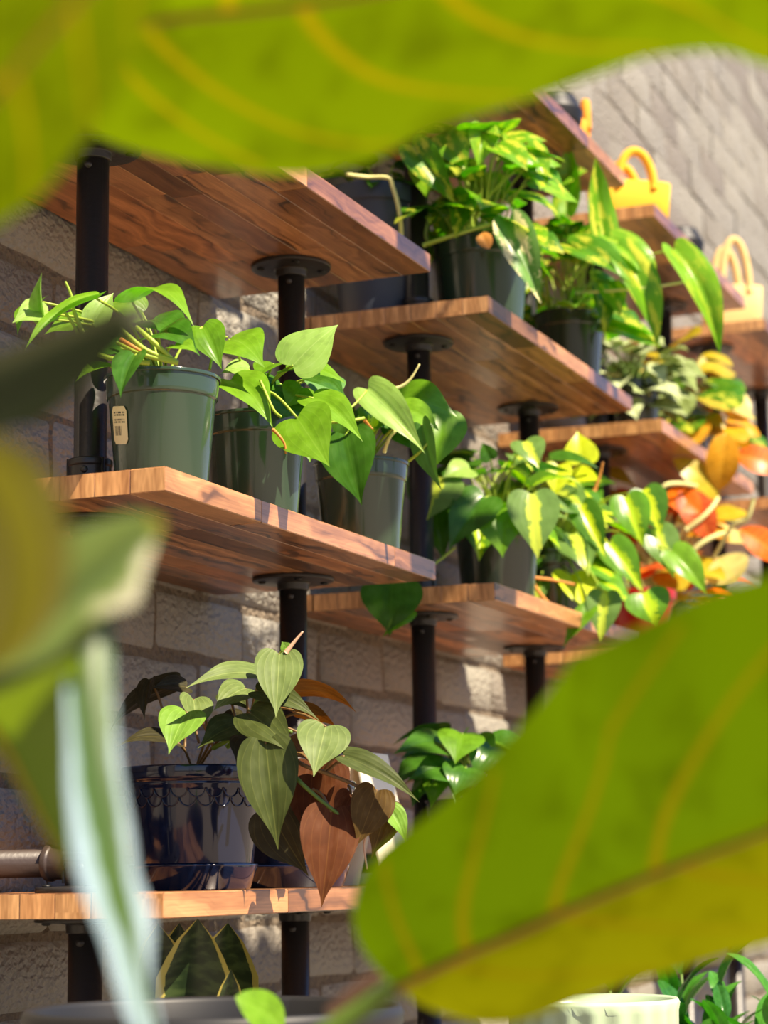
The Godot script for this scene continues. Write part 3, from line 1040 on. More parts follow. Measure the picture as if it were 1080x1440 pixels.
	stem_part(q, [spot(-230, 800, 0.585), spot(-150, 700, 0.6), spot(-200, 640, 0.636)], 0.003, 0.002, M.stem_dark, "petiole")
	stem_part(q, [spot(-230, 760, 0.583), spot(-180, 640, 0.55), spot(-120, 590, 0.48)], 0.003, 0.002, M.stem_dark, "petiole")
	stem_part(q, [spot(-230, 1050, 0.59), spot(-150, 1020, 0.6), spot(-60, 960, 0.59)], 0.003, 0.002, M.stem_dark, "petiole")
	stem_part(q, [spot(-230, 1060, 0.59), spot(-180, 1020, 0.62), spot(-140, 985, 0.643)], 0.003, 0.002, M.stem_dark, "petiole")
	stem_part(q, [spot(-230, 980, 0.59), spot(-180, 900, 0.62), spot(-130, 880, 0.644)], 0.003, 0.002, M.stem_dark, "petiole")
	stem_part(q, [spot(-230, 920, 0.59), spot(-60, 820, 0.65), spot(112, 860, 0.681)], 0.003, 0.002, M.stem_dark, "petiole")

func middle_pots() -> void:
	var h := 0.1
	var grp := "green nursery pots on the middle shelf"
	# ---- first pot
	var a := thing("potted_philodendron", "heart-leaf philodendron in the green plastic pot with a price sticker, nearest on the middle shelf", "potted plant", Vector3(1.667, MID, 0.222), grp)
	nursery_pot(a, 0.0518, h, M.green_pot)
	var lab := Image.create(64, 96, false, Image.FORMAT_RGB8)
	lab.fill(Color(0.93, 0.86, 0.68))
	rng.seed = 4
	for row in [14, 20, 32, 38]:
		for x in range(8, 56):
			if rng.randf() < 0.62:
				lab.fill_rect(Rect2i(x, row, 1, 4), Color(0.2, 0.18, 0.15))
	for x in range(8, 40):
		if rng.randf() < 0.5:
			lab.fill_rect(Rect2i(x, 50, 1, 24), Color(0.15, 0.14, 0.12))
	var lm := mat(Color.WHITE, 0.6)
	lm.albedo_texture = ImageTexture.create_from_image(lab)
	var v := PackedVector3Array()
	var uv := PackedVector2Array()
	var face := atan2(-(EYE.z - 0.222), EYE.x - 1.667)
	for j in 9:
		for i in 9:
			var u := i / 8.0 - 0.5
			var t := j / 8.0 - 0.5
			# rounded corners
			var cut := maxf(absf(t) - 0.38, 0.0)
			var uu := u * (1.0 - 2.2 * cut)
			var y := 0.0515 + t * 0.034 + uu * -0.003
			var r := 0.0418 + 0.0075 * (y / 0.08) + 0.0005
			var an := face + (uu * 0.021 - 0.044) / 0.047 * -1.0 * -1.0
			v.append(Vector3(cos(an) * r, y, -sin(an) * r))
			uv.append(Vector2(1.0 - (u + 0.5) if false else u + 0.5, 0.5 - t))
	part("price_sticker", grid_mesh(v, uv, 9, 9), lm, a, "cream price sticker with printed lines and barcode")
	var c := Vector3(1.667, MID + h * 0.92, 0.222)
	var d := 1.86
	hero(a, "heart", [64, 448, d], [59, 383, d - 0.02], [-.5, .2, 1], 24, M.leafpale, 0.06, 0.9, 0.02, c, M.stem)
	hero(a, "heart", [68, 440, d], [17, 455, d - 0.02], [-.2, 0.5, .8], 52, M.leafpale, 0.1, 0.4, 0.03, c, M.stem)
	hero(a, "heart", [136, 420, d], [34, 492, d - 0.05], [-.4, .75, .45], 34, M.lime, 0.08, 0.3, 0.02, c, M.stem)
	hero(a, "heart", [56, 424, d + .03], [24, 470, d], [-.6, .3, .8], 40, M.lime2, 0.1, 0.3, 0.03, c, M.stem)
	px_stem(a, [[118, 470, d], [105, 440, d], [100, 415, d], [92, 396, d]], 0.0022, 0.0009, M.stem, "new_shoot", "rolled pale shoot")
	px_stem(a, [[110, 470, d], [98, 448, d], [84, 434, d], [70, 440, d]], 0.0013, 0.0013, M.stem, "stem")
	hero(a, "heart", [130, 455, d + .03], [160, 412, d + .05], [0, .3, 1], 36, M.leafpale, 0.05, 0.4, 0.02, c, M.stem)
	hero(a, "heart", [118, 452, d + .05], [62, 470, d + .04], [0, .8, .6], 44, M.lime, 0.05, 0.3, 0.02, c, M.stem)
	hero(a, "heart", [186, 425, d + .06], [273, 462, d - .02], [.25, .75, .55], 58, M.lime, 0.2, 0.2, 0.03, c, M.stem)
	hero(a, "heart", [222, 470, d + .02], [281, 500, d - .03], [.1, .6, .8], 62, M.leafdark, 0.16, 0.2, 0.03, c, M.stem)
	hero(a, "heart", [215, 450, d + .06], [262, 488, d + .03], [.2, .6, .7], 60, M.leafdark, 0.16, 0.2, 0.03, c, M.stem)
	hero(a, "heart", [190, 500, d - .03], [170, 560, d - .055], [-.35, .35, .85], 44, M.leafdark, 0.08, 0.5, 0.02, c, M.stem)
	hero(a, "heart", [156, 516, d], [106, 538, d - .03], [-.1, .85, .5], 30, M.lime, 0.1, 0.3, 0.02, c, M.stem)
	hero(a, "heart", [170, 490, d], [118, 500, d], [-.1, .8, .5], 50, M.leafdark, 0.1, 0.3, 0.02, c, M.stem)
	hero(a, "heart", [245, 487, d - .02], [277, 497, d - .04], [.1, .7, .6], 34, M.lime, 0.1, 0.3, 0.02, c, M.stem)
	hero(a, "heart", [285, 460, d + .1], [312, 520, d + .08], [.1, .2, 1], 48, M.lime2, 0.1, 0.3, 0.02, c, M.stem)
	hero(a, "heart", [150, 470, d + .05], [100, 480, d + .05], [-.1, .7, .6], 60, M.lime2, 0.1, 0.3, 0.02, c, M.stem)
	hero(a, "heart", [200, 440, d + .1], [150, 430, d + .1], [0, .7, .6], 60, M.lime, 0.1, 0.3, 0.02, c, M.stem)
	for s in [[[170, 462], [205, 492], [247, 508]], [[165, 482], [200, 498], [250, 510]], [[192, 460], [215, 480], [240, 504]], [[128, 495], [160, 505], [210, 510]]]:
		px_stem(a, [[s[0][0], s[0][1], d - .01], [s[1][0], s[1][1], d - .02], [s[2][0], s[2][1], d - .01]], 0.0019, 0.0026, M.stem, "stem")
	px_stem(a, [[170, 478, d - .02], [188, 488, d - .025], [204, 497, d - .02]], 0.0024, 0.001, M.root, "sheath")
	# ---- second pot
	var b := thing("potted_philodendron", "heart-leaf philodendron with one bright lime leaf hanging over its green pot, middle of the three", "potted plant", Vector3(1.858, MID, 0.222), grp)
	nursery_pot(b, 0.0518, h, M.green_pot)
	c = Vector3(1.858, MID + h * 0.92, 0.222)
	d = 2.03
	hero(b, "heart", [412, 514, d], [476, 457, d + .02], [-.15, .45, .9], 70, M.leafpale, 0.06, 0.1, 0.02, c, M.stem)
	hero(b, "heart", [404, 520, d + .03], [487, 541, d], [.1, .8, .5], 46, M.lime, 0.12, 0.2, 0.03, c, M.stem)
	hero(b, "heart", [325, 535, d], [384, 602, d - .05], [.2, .55, .8], 64, M.lime, 0.14, 0.3, 0.02, c, M.stem)
	hero(b, "heart", [418, 588, d - .05], [464, 657, d - .10], [-.15, .25, 1], 82, M.lime, 0.06, 0.15, 0.02, [null, spot(352, 548, d - .02)][1], M.stem)
	hero(b, "heart", [322, 478, d], [372, 517, d - .04], [.1, .6, .8], 74, M.lime, 0.15, 0.1, 0.02, c, M.stem)
	hero(b, "heart", [440, 560, d], [510, 620, d - .05], [.15, .55, .8], 52, M.lime, 0.1, 0.2, 0.02, c, M.stem)
	hero(b, "heart", [452, 530, d + .08], [462, 575, d + .05], [.3, .4, .9], 56, M.leafgrey, 0.1, 0.2, 0.02, c, M.stem)
	hero(b, "heart", [395, 540, d + .05], [360, 560, d + .03], [-.1, .6, .8], 60, M.leafdark, 0.1, 0.2, 0.02, c, M.stem)
	hero(b, "heart", [410, 560, d + .03], [395, 590, d + .02], [.1, .5, .8], 60, M.leafdark, 0.1, 0.2, 0.02, c, M.stem)
	hero(b, "heart", [385, 512, d + .05], [360, 535, d + .02], [-.3, .6, .8], 40, M.lime2, 0.1, 0.3, 0.02, c, M.stem)
	hero(b, "heart", [425, 545, d + .03], [402, 575, d + .02], [0, .5, .8], 44, M.lime2, 0.1, 0.3, 0.02, c, M.stem)
	hero(b, "heart", [350, 520, d + .03], [310, 526, d + .02], [-.1, .7, .6], 40, M.leafpale, 0.1, 0.3, 0.02, c, M.stem)
	hero(b, "heart", [430, 620, d + .05], [436, 650, d + .03], [.2, .3, .9], 40, M.lime2, 0.1, 0.3, 0.02, c, M.stem)
	hero(b, "heart", [440, 530, d + .05], [487, 560, d + .02], [.2, .6, .7], 40, M.leafdark, 0.1, 0.3, 0.02, c, M.stem)
	px_stem(b, [[384, 604, d - .07], [392, 612, d - .075], [400, 624, d - .075], [402, 638, d - .075]], 0.0018, 0.0008, M.root, "aerial_root", "orange-brown aerial root")
	px_stem(b, [[366, 535, d - .03], [384, 575, d - .05], [395, 586, d - .06]], 0.0014, 0.0014, M.stem, "stem")
	px_stem(b, [[295, 520, d - .02], [300, 490, d], [303, 478, d], [320, 474, d]], 0.0014, 0.001, M.stem, "stem")
	# ---- third pot
	var e := thing("potted_philodendron", "heart-leaf philodendron with a long dark hanging leaf, farthest of the three green pots", "potted plant", Vector3(2.121, MID, 0.222), grp)
	nursery_pot(e, 0.0518, h, M.green_pot)
	c = Vector3(2.121, MID + h * 0.92, 0.222)
	d = 2.28
	hero(e, "heart", [486, 612, d - .07], [509, 711, d - .10], [-.2, .2, 1], 74, M.leafdark, 0.06, 0.25, 0.03, c, M.stem)
	hero(e, "heart", [518, 548, d - .02], [598, 638, d - .06], [-.25, .65, .7], 50, M.leafpale, 0.08, 0.3, 0.02, c, M.stem)
	hero(e, "heart", [594, 598, d - .03], [622, 690, d - .05], [-.75, .3, .6], 42, M.leafgrey, 0.05, 0.3, 0.02, c, M.stem)
	hero(e, "heart", [556, 566, d + .05], [644, 588, d + .02], [.1, .6, .75], 76, M.lime2, 0.15, 0.2, 0.03, c, M.stem)
	hero(e, "heart", [618, 580, d + .06], [604, 668, d + .03], [.2, .2, 1], 72, M.lime2, 0.1, 0.2, 0.03, c, M.stem)
	hero(e, "heart", [560, 575, d], [618, 606, d - .02], [.1, .65, .7], 50, M.lime, 0.12, 0.2, 0.03, c, M.stem)
	hero(e, "heart", [530, 578, d - .02], [521, 614, d - .05], [0, .4, .9], 46, M.bras0, 0.06, 0.4, 0.02, c, M.stem)
	hero(e, "heart", [548, 580, d + .04], [500, 590, d + .03], [0, .6, .8], 60, M.leafdark, 0.1, 0.2, 0.03, c, M.stem)
	hero(e, "heart", [562, 590, d + .06], [590, 640, d + .04], [.1, .4, .9], 60, M.leafdark, 0.1, 0.2, 0.03, c, M.stem)
	hero(e, "heart", [500, 575, d + .1], [470, 620, d + .08], [-.2, .4, .9], 60, M.leafdark, 0.1, 0.2, 0.03, c, M.stem)
	px_stem(e, [[548, 548, d - .02], [565, 543, d - .02], [578, 532, d - .02], [590, 512, d - .02]], 0.0022, 0.0010, M.stem_pale, "new_shoot", "pale rolled shoot")
	px_stem(e, [[464, 594, d - .08], [490, 592, d - .08], [512, 588, d - .07]], 0.0016, 0.0018, M.stem, "stem")
	px_stem(e, [[470, 588, d - .08], [495, 572, d - .07], [515, 550, d - .05]], 0.0013, 0.0013, M.stem, "stem")
	px_stem(e, [[512, 590, d - .07], [520, 600, d - .06], [524, 603, d - .06]], 0.002, 0.001, M.root, "aerial_root", "orange-brown aerial root")
	px_stem(e, [[540, 636, d - .03], [548, 615, d - .04], [560, 603, d - .04]], 0.0022, 0.0016, M.stem_pale, "stem")
	px_stem(e, [[575, 648, d - .03], [590, 636, d - .04], [606, 618, d - .04]], 0.0018, 0.0014, M.stem, "stem")

func glazed_pot(p: Node3D, k: float) -> void:
	var r := 0.070 * k
	var h := 0.110 * k
	var prof := [[0.0, 0.0], [0.052 * k, 0.0], [0.0545 * k, 0.002], [0.0645 * k, h * 0.80], [0.0665 * k, h * 0.845], [0.0655 * k, h * 0.86], [0.069 * k, h * 0.885], [r, h * 0.93], [r, h * 0.985], [r * 0.985, h], [r * 0.93, h * 0.99], [r * 0.9, h * 0.86], [0.0, h * 0.84]]
	var o := part("pot", lathe(round_profile(prof, 0.0016), 64), M.navy, p)
	var st := SurfaceTool.new()
	st.begin(Mesh.PRIMITIVE_TRIANGLES)
	var base := 0
	for row in 2:
		var n := 24
		for i in n:
			var pts := []
			for j in 9:
				var t := PI * j / 8.0
				var an: float = TAU * (i + 0.5 * row) / n + cos(t) * PI / n * 0.96
				var y: float = h * (0.80 - 0.075 * row) - sin(t) * h * 0.075
				var rr: float = lerpf(0.0545, 0.0648, y / (h * 0.80)) * k + 0.0002
				pts.append(Vector3(cos(an) * rr, y, -sin(an) * rr))
			base = tube_into(st, pts, 0.0008, 0.0008, 6, base)
	st.generate_normals()
	part("scallop_relief", st.commit(), M.navy, o, "raised row of small scallops under the rim")
	part("soil", lathe([[0.0, h * 0.93], [r * 0.6, h * 0.92], [r * 0.9, h * 0.91], [r * 0.9, h * 0.88]], 32), M.soil, p)

func saucer_mesh(k: float) -> ArrayMesh:
	return lathe(round_profile([[0.0, 0.0], [0.053 * k, 0.0], [0.0605 * k, 0.021 * k], [0.0610 * k, 0.0235 * k], [0.0590 * k, 0.0240 * k], [0.0575 * k, 0.0215 * k], [0.055 * k, 0.005], [0.0, 0.005]], 0.0012), 64)

func low_shelf() -> void:
	var at := Vector3(1.825, LOW, 0.172)
	var s := part("saucer", saucer_mesh(1.0), M.navy, self)
	s.position = at
	s.set_meta("label", "glossy navy saucer under the scalloped pot at the end of the lowest shelf")
	s.set_meta("category", "saucer")
	s.set_meta("group", "navy saucers")
	var p := thing("potted_philodendron", "velvet-leaf philodendron with bronze trailing leaves in a glossy navy scalloped pot on the lowest shelf", "potted plant", at + Vector3(0, 0.0052, 0))
	glazed_pot(p, 1.0)
	var c := at + Vector3(0.0, 0.108, 0.0)
	var d := 2.0
	var sm: Material = M.stem_red
	hero(p, "micans", [370, 951, d - .03], [260, 969, d - .08], [-.05, .75, .65], 46, M.micpale, 0.12, 0.2, 0.02, spot(350, 1020, d), sm)
	hero(p, "micans", [393, 920, d - .05], [388, 1010, d - .09], [.05, .25, 1], 68, M.micpale, 0.05, 0.2, 0.02, spot(362, 990, d - .02), sm)
	px_stem(p, [[402, 918, d - .05], [412, 905, d - .05], [426, 888, d - .05]], 0.0026, 0.0008, M.sheath, "new_shoot", "pinkish rolled shoot")
	hero(p, "micans", [403, 912, d - .04], [396, 902, d - .04], [0, .3, 1], 16, M.micgreen, 0.05, 0.3, 0.02, spot(378, 950, d - .03), M.stem)
	hero(p, "micans", [404, 974, d - .04], [502, 1004, d - .05], [.0, .72, -.5], 50, M.micorange, 0.16, 0.2, 0.02, spot(372, 960, d - .03), sm)
	hero(p, "micans", [362, 972, d - .05], [450, 1014, d - .07], [-.1, .75, .6], 42, M.mic, 0.12, 0.2, 0.02, spot(360, 990, d - .02), sm)
	hero(p, "micans", [352, 1003, d - .06], [419, 1068, d - .11], [-.1, .6, .8], 66, M.mic, 0.1, 0.2, 0.06, spot(345, 1030, d), sm)
	hero(p, "micans", [374, 1046, d - .10], [391, 1195, d - .13], [-.05, .12, 1], 86, M.mic, 0.05, 0.15, 0.03, spot(350, 1030, d - .02), sm)
	hero(p, "micans", [262, 1002, d - .05], [237, 1061, d - .09], [-.1, .4, .9], 66, M.micgreen, 0.06, 0.3, 0.05, spot(300, 1050, d), sm)
	hero(p, "micans", [272, 984, d - .02], [274, 1034, d - .05], [.45, .4, .85], 50, M.micpale, 0.06, 0.6, 0.03, spot(300, 1050, d), sm)
	hero(p, "micans", [248, 962, d + .05], [151, 1033, d + .01], [-.2, .6, -.6], 50, M.micdark, 0.12, 0.2, 0.02, spot(280, 1045, d + .03), sm)
	hero(p, "micans", [212, 958, d + .03], [203, 1012, d + .01], [-.6, .3, .8], 34, M.micdark, 0.06, 0.5, 0.02, spot(240, 1050, d + .03), sm)
	hero(p, "micans", [262, 966, d + .04], [212, 968, d + .02], [0, .7, .6], 40, M.micdark, 0.06, 0.3, 0.02, spot(260, 1050, d + .03), sm)
	hero(p, "micans", [250, 1045, d + .02], [163, 1052, d], [-.1, .8, .4], 46, M.micdark, 0.16, 0.2, 0.02, c, sm)
	hero(p, "micans", [458, 1022, d - .10], [441, 1092, d - .14], [.05, .3, 1], 76, M.micpale, 0.05, 0.12, 0.03, spot(380, 1020, d - .05), sm)
	hero(p, "micans", [484, 1064, d - .12], [590, 1128, d - .14], [-.1, .8, .5], 42, M.mic, 0.08, 0.2, 0.02, spot(455, 1085, d - .1), sm)
	hero(p, "micans", [490, 1072, d - .11], [552, 1100, d - .12], [.1, .7, -.5], 36, M.micorange, 0.08, 0.2, 0.02, spot(460, 1085, d - .1), sm)
	hero(p, "micans", [466, 1142, d - .12], [452, 1277, d - .15], [.1, .1, 1], 84, M.micrust, 0.05, 0.2, 0.03, spot(440, 1110, d - .1), sm)
	hero(p, "micans", [440, 1076, d - .08], [436, 1192, d - .10], [-.2, .1, 1], 70, M.micrust, 0.05, 0.3, 0.03, spot(410, 1060, d - .06), sm)
	hero(p, "micans", [462, 1070, d - .06], [455, 1160, d - .07], [.3, .1, 1], 60, M.micrust, 0.05, 0.3, 0.03, spot(420, 1060, d - .06), sm)
	hero(p, "micans", [380, 1140, d - .08], [434, 1232, d - .10], [-.3, .1, 1], 84, M.micdark, 0.05, 0.2, 0.03, spot(370, 1060, d - .04), sm)
	hero(p, "micans", [530, 1112, d - .12], [500, 1192, d - .13], [.1, .1, 1], 62, M.micolive, 0.05, 0.3, 0.03, spot(512, 1118, d - .11), sm)
	hero(p, "micans", [545, 1130, d - .10], [522, 1208, d - .11], [.2, .1, 1], 52, M.micolive, 0.05, 0.3, 0.03, spot(515, 1118, d - .1), sm)
	hero(p, "micans", [546, 1136, d - .11], [572, 1188, d - .12], [.5, .3, .8], 34, M.micgreen, 0.05, 0.5, 0.03, spot(520, 1116, d - .11), sm)
	hero(p, "micans", [494, 1118, d - .11], [470, 1162, d - .12], [.1, .1, 1], 40, M.micrust, 0.05, 0.3, 0.03, spot(490, 1105, d - .1), sm)
	hero(p, "micans", [345, 968, d], [300, 1000, d - .03], [-.1, .6, .8], 50, M.micpale, 0.1, 0.2, 0.03, spot(350, 1020, d), sm)
	hero(p, "micans", [318, 972, d + .02], [352, 1000, d], [.1, .6, .8], 44, M.mic, 0.1, 0.2, 0.03, spot(335, 1030, d), sm)
	hero(p, "micans", [335, 1020, d - .02], [278, 1052, d - .05], [-.1, .6, .8], 56, M.mic, 0.1, 0.2, 0.03, c, sm)
	hero(p, "micans", [310, 1010, d + .02], [345, 1045, d], [.1, .6, .8], 56, M.micdark, 0.1, 0.2, 0.03, c, sm)
	hero(p, "micans", [352, 1040, d - .05], [332, 1078, d - .08], [-.1, .4, .8], 50, M.micdark, 0.1, 0.2, 0.03, c, sm)
	hero(p, "micans", [415, 1000, d - .02], [474, 1024, d - .03], [.1, .7, -.5], 54, M.micorange, 0.1, 0.2, 0.03, spot(370, 1010, d), sm)
	hero(p, "micans", [420, 1030, d], [460, 1070, d], [.1, .5, .9], 64, M.micorange, 0.1, 0.2, 0.03, spot(370, 1030, d), sm)
	for q in [[[345, 1045], [352, 1010], [366, 975], [392, 922]], [[300, 1052], [330, 1035], [348, 1020], [352, 1005]], [[320, 1050], [345, 1030], [372, 1018], [410, 1030]]]:
		px_stem(p, [[q[0][0], q[0][1], d], [q[1][0], q[1][1], d - .02], [q[2][0], q[2][1], d - .03], [q[3][0], q[3][1], d - .05]], 0.0024, 0.0018, M.stem_dark, "stem")
	px_stem(p, [[370, 1030, d - .05], [420, 1072, d - .10], [455, 1086, d - .11], [495, 1102, d - .115], [520, 1118, d - .12]], 0.0022, 0.0016, M.stem_red, "stem")
	px_stem(p, [[370, 1040, d - .06], [415, 1092, d - .11], [440, 1116, d - .115], [470, 1140, d - .12], [495, 1156, d - .12], [515, 1120, d - .12]], 0.0022, 0.0014, M.stem_dark, "stem")
	px_stem(p, [[500, 1155, d - .12], [520, 1160, d - .12], [512, 1185, d - .12], [516, 1222, d - .12]], 0.0012, 0.0008, M.sheath, "stem")
	# second navy pot behind
	var at2 := Vector3(1.995, LOW, 0.196)
	var s2 := part("saucer", saucer_mesh(0.95), M.navy, self)
	s2.name = "saucer_001"
	s2.position = at2
	s2.set_meta("label", "glossy navy saucer half hidden behind the bronze leaves, beside the cream card")
	s2.set_meta("category", "saucer")
	s2.set_meta("group", "navy saucers")
	var p2 := thing("glazed_pot", "glossy navy pot half hidden behind the trailing bronze leaves", "pot", at2 + Vector3(0, 0.0052, 0))
	glazed_pot(p2, 0.92)
	# cream card standing at the far end
	var t := thing("tent_card", "blank cream tent card standing at the far end of the lowest shelf", "card", Vector3(2.148, LOW, 0.212))
	for k in 2:
		var sgn := 1.0 if k == 0 else -1.0
		var pn := part("panel", chamfer_box(Vector3(-0.034, 0.0, -0.0015), Vector3(0.056, 0.146, 0.0015), 0.0005, Vector2.ZERO), M.cream, t)
		var lean := deg_to_rad(13.0) * sgn
		pn.transform = Transform3D(Basis(Vector3.RIGHT, -lean), Vector3(0, 0.0006, 0.0345 * sgn))

func second_unit() -> void:
	# ---- upper board: two large pothos
	var a := thing("potted_pothos", "bushy golden pothos with yellow-marbled leaves in the larger green pot on the upper shelf", "potted plant", Vector3(2.572, UPR, 0.205), "pothos on the upper shelf")
	nursery_pot(a, 0.066, 0.118, M.green_pot)
	var c := Vector3(2.572, UPR + 0.115, 0.205)
	var d := 2.80
	var ms := [M.poth0, M.poth1, M.poth2, M.poth3, M.poth1]
	fan(a, c, Vector3(0.10, 0.15, 0.085), 56, "pothos", [0.06, 0.095], ms, M.stem, 301, 0.5, 0.0)
	hero(a, "pothos", [716, 312, d - .08], [761, 427, d - .12], [-.1, .3, 1], 56, M.pothwhite, 0.05, 0.4, 0.02, spot(690, 330, d - .05), M.stem)
	hero(a, "pothos", [580, 205, d - .05], [641, 288, d - .08], [-.3, .4, .9], 50, M.poth0, 0.05, 0.5, 0.02, c, M.stem)
	hero(a, "pothos", [628, 190, d - .03], [656, 240, d - .06], [-.2, .4, .9], 56, M.poth1, 0.05, 0.4, 0.02, c, M.stem)
	hero(a, "pothos", [680, 180, d - .03], [672, 235, d - .06], [.2, .4, .9], 46, M.poth3, 0.05, 0.5, 0.02, c, M.stem)
	hero(a, "pothos", [700, 205, d - .04], [742, 240, d - .08], [.2, .6, .8], 54, M.poth1, 0.08, 0.3, 0.02, c, M.stem)
	hero(a, "pothos", [740, 205, d], [770, 260, d - .03], [.2, .4, .8], 44, M.poth1, 0.08, 0.3, 0.02, c, M.stem)
	hero(a, "pothos", [655, 290, d - .07], [640, 335, d - .1], [-.2, .3, .9], 34, M.poth2, 0.05, 0.4, 0.02, c, M.stem)
	px_stem(a, [[595, 345, d - .08], [640, 330, d - .09], [690, 315, d - .08], [716, 308, d - .08]], 0.003, 0.0024, M.stem, "stem")
	px_stem(a, [[605, 300, d - .06], [598, 330, d - .06], [606, 345, d - .05]], 0.002, 0.002, M.stem_dark, "stem")
	hero(a, "oval", [676, 328, d - .09], [688, 350, d - .10], [0, .2, 1], 22, M.root, 0.05, 0.3, 0.02)
	var b := thing("potted_pothos", "pothos with leaves trailing right over its pot, farther end of the upper shelf", "potted plant", Vector3(2.920, UPR, 0.215), "pothos on the upper shelf")
	nursery_pot(b, 0.0518, 0.105, M.dark_pot)
	c = Vector3(2.920, UPR + 0.105, 0.215)
	d = 3.10
	fan(b, c, Vector3(0.09, 0.12, 0.07), 44, "pothos", [0.06, 0.095], ms, M.stem, 302, 0.5, -0.2)
	hero(b, "pothos", [798, 300, d - .02], [800, 198, d], [-.4, .1, .9], 42, M.poth3, -0.08, 0.5, 0.02, c, M.stem)
	hero(b, "pothos", [848, 335, d - .02], [838, 220, d], [.3, .1, .9], 44, M.poth1, -0.06, 0.4, 0.02, c, M.stem)
	hero(b, "pothos", [776, 250, d], [826, 240, d], [0, .5, .8], 46, M.poth1, 0.06, 0.4, 0.02, c, M.stem)
	hero(b, "pothos", [948, 352, d - .08], [1012, 500, d - .10], [.25, .35, .9], 56, M.poth3, 0.14, 0.35, 0.02, spot(860, 405, d - .06), M.stem)
	hero(b, "pothos", [868, 350, d - .06], [925, 495, d - .08], [.25, .4, .9], 58, M.poth1, 0.14, 0.3, 0.02, spot(800, 400, d - .06), M.stem)
	hero(b, "pothos", [800, 345, d - .06], [896, 405, d - .10], [-.1, .75, .6], 58, M.poth0, 0.1, 0.3, 0.02, c, M.stem)
	hero(b, "pothos", [858, 335, d - .04], [925, 415, d - .07], [.1, .7, .6], 56, M.poth3, 0.14, 0.3, 0.02, c, M.stem)
	hero(b, "pothos", [856, 400, d - .06], [872, 445, d - .08], [.1, .4, .9], 40, M.poth1, 0.1, 0.3, 0.02, c, M.stem)
	hero(b, "pothos", [846, 405, d - .03], [850, 470, d - .05], [.2, .3, .9], 34, M.poth2, 0.1, 0.3, 0.02, c, M.stem)
	px_stem(b, [[810, 412, d - .05], [870, 408, d - .08], [930, 402, d - .09], [985, 392, d - .09]], 0.0022, 0.0016, M.stem_pale, "stem")
	# slate pot at the wall side
	var s := thing("potted_pothos", "sparse pothos in a slate grey pot at the wall side of the upper shelf", "potted plant", Vector3(2.50, UPR, 0.082))
	part("pot", lathe(round_profile([[0.0, 0.0], [0.043, 0.0], [0.058, 0.16], [0.062, 0.162], [0.062, 0.185], [0.057, 0.185], [0.055, 0.165], [0.0, 0.165]], 0.002)), M.slate, s)
	d = 2.74
	px_stem(s, [[565, 345, d], [562, 300, d], [552, 262, d], [545, 250, d], [515, 249, d], [488, 245, d - .02]], 0.0030, 0.0026, M.stem_pale, "stem")
	c = Vector3(2.50, UPR + 0.18, 0.082)
	fan(s, c, Vector3(0.055, 0.06, 0.045), 9, "pothos", [0.04, 0.06], [M.poth2, M.leafdark], M.stem, 307, 0.5, 0.1)
	# ---- middle board: two lime-striped philodendrons
	var e := thing("potted_philodendron", "lime-striped philodendron in a dark green pot, nearer of the two on the second middle shelf", "potted plant", Vector3(2.640, MID, 0.195), "lime-striped philodendrons")
	nursery_pot(e, 0.058, 0.108, M.dark_pot)
	c = Vector3(2.640, MID + 0.105, 0.195)
	d = 2.80
	ms = [M.bras0, M.bras1, M.bras2, M.leafdark]
	fan(e, c, Vector3(0.095, 0.10, 0.07), 30, "heart", [0.05, 0.075], ms, M.stem, 303, 0.7, -0.1)
	hero(e, "heart", [748, 696, d - .10], [756, 787, d - .13], [.05, .25, 1], 66, M.bras2, 0.06, 0.15, 0.02, c, M.stem)
	hero(e, "heart", [618, 672, d - .06], [590, 742, d - .09], [-.2, .3, .9], 74, M.bras2, 0.06, 0.2, 0.02, c, M.stem)
	hero(e, "heart", [682, 700, d - .08], [630, 775, d - .11], [-.2, .4, .85], 62, M.leafdark, 0.08, 0.3, 0.02, c, M.stem)
	hero(e, "heart", [700, 720, d - .09], [707, 785, d - .12], [0, .35, .9], 62, M.lime2, 0.08, 0.3, 0.02, c, M.stem)
	hero(e, "heart", [660, 660, d - .05], [622, 672, d - .07], [-.1, .6, .7], 40, M.leafpale, 0.08, 0.3, 0.02, c, M.stem)
	hero(e, "heart", [690, 646, d - .03], [678, 622, d - .02], [-.2, .2, .9], 22, M.leafdark, 0.08, 0.3, 0.02, c, M.stem)
	hero(e, "heart", [738, 622, d - .05], [758, 660, d - .08], [.1, .4, .9], 44, M.bras2, 0.08, 0.4, 0.02, c, M.stem)
	hero(e, "heart", [606, 700, d - .02], [625, 790, d - .04], [0, .1, 1], 56, M.leafdark, 0.08, 0.3, 0.02, c, M.stem)
	# the leaf that hangs under the near end of its board
	hero(e, "heart", [552, 820, d - .25], [548, 895, d - .26], [-.1, .2, 1], 78, M.leafdark, 0.06, 0.2, 0.05, spot(560, 800, d - .25), M.stem)
	hero(e, "heart", [578, 860, d - .255], [538, 896, d - .26], [-.2, .3, 1], 22, M.lime2, 0.1, 0.3, 0.05)
	px_stem(e, [[640, 770, d - .08], [600, 800, d - .13], [575, 798, d - .24], [552, 820, d - .25]], 0.0018, 0.0016, M.stem, "stem")
	var f := thing("potted_philodendron", "lime-striped philodendron spilling leaves over the board, farther of the two on the second middle shelf", "potted plant", Vector3(2.885, MID, 0.190), "lime-striped philodendrons")
	nursery_pot(f, 0.055, 0.104, M.dark_pot)
	c = Vector3(2.885, MID + 0.10, 0.190)
	d = 3.0
	fan(f, c, Vector3(0.12, 0.11, 0.08), 64, "heart", [0.055, 0.082], [M.bras0, M.bras1, M.bras2, M.bras1, M.braslime], M.stem, 304, 0.9, -0.5)
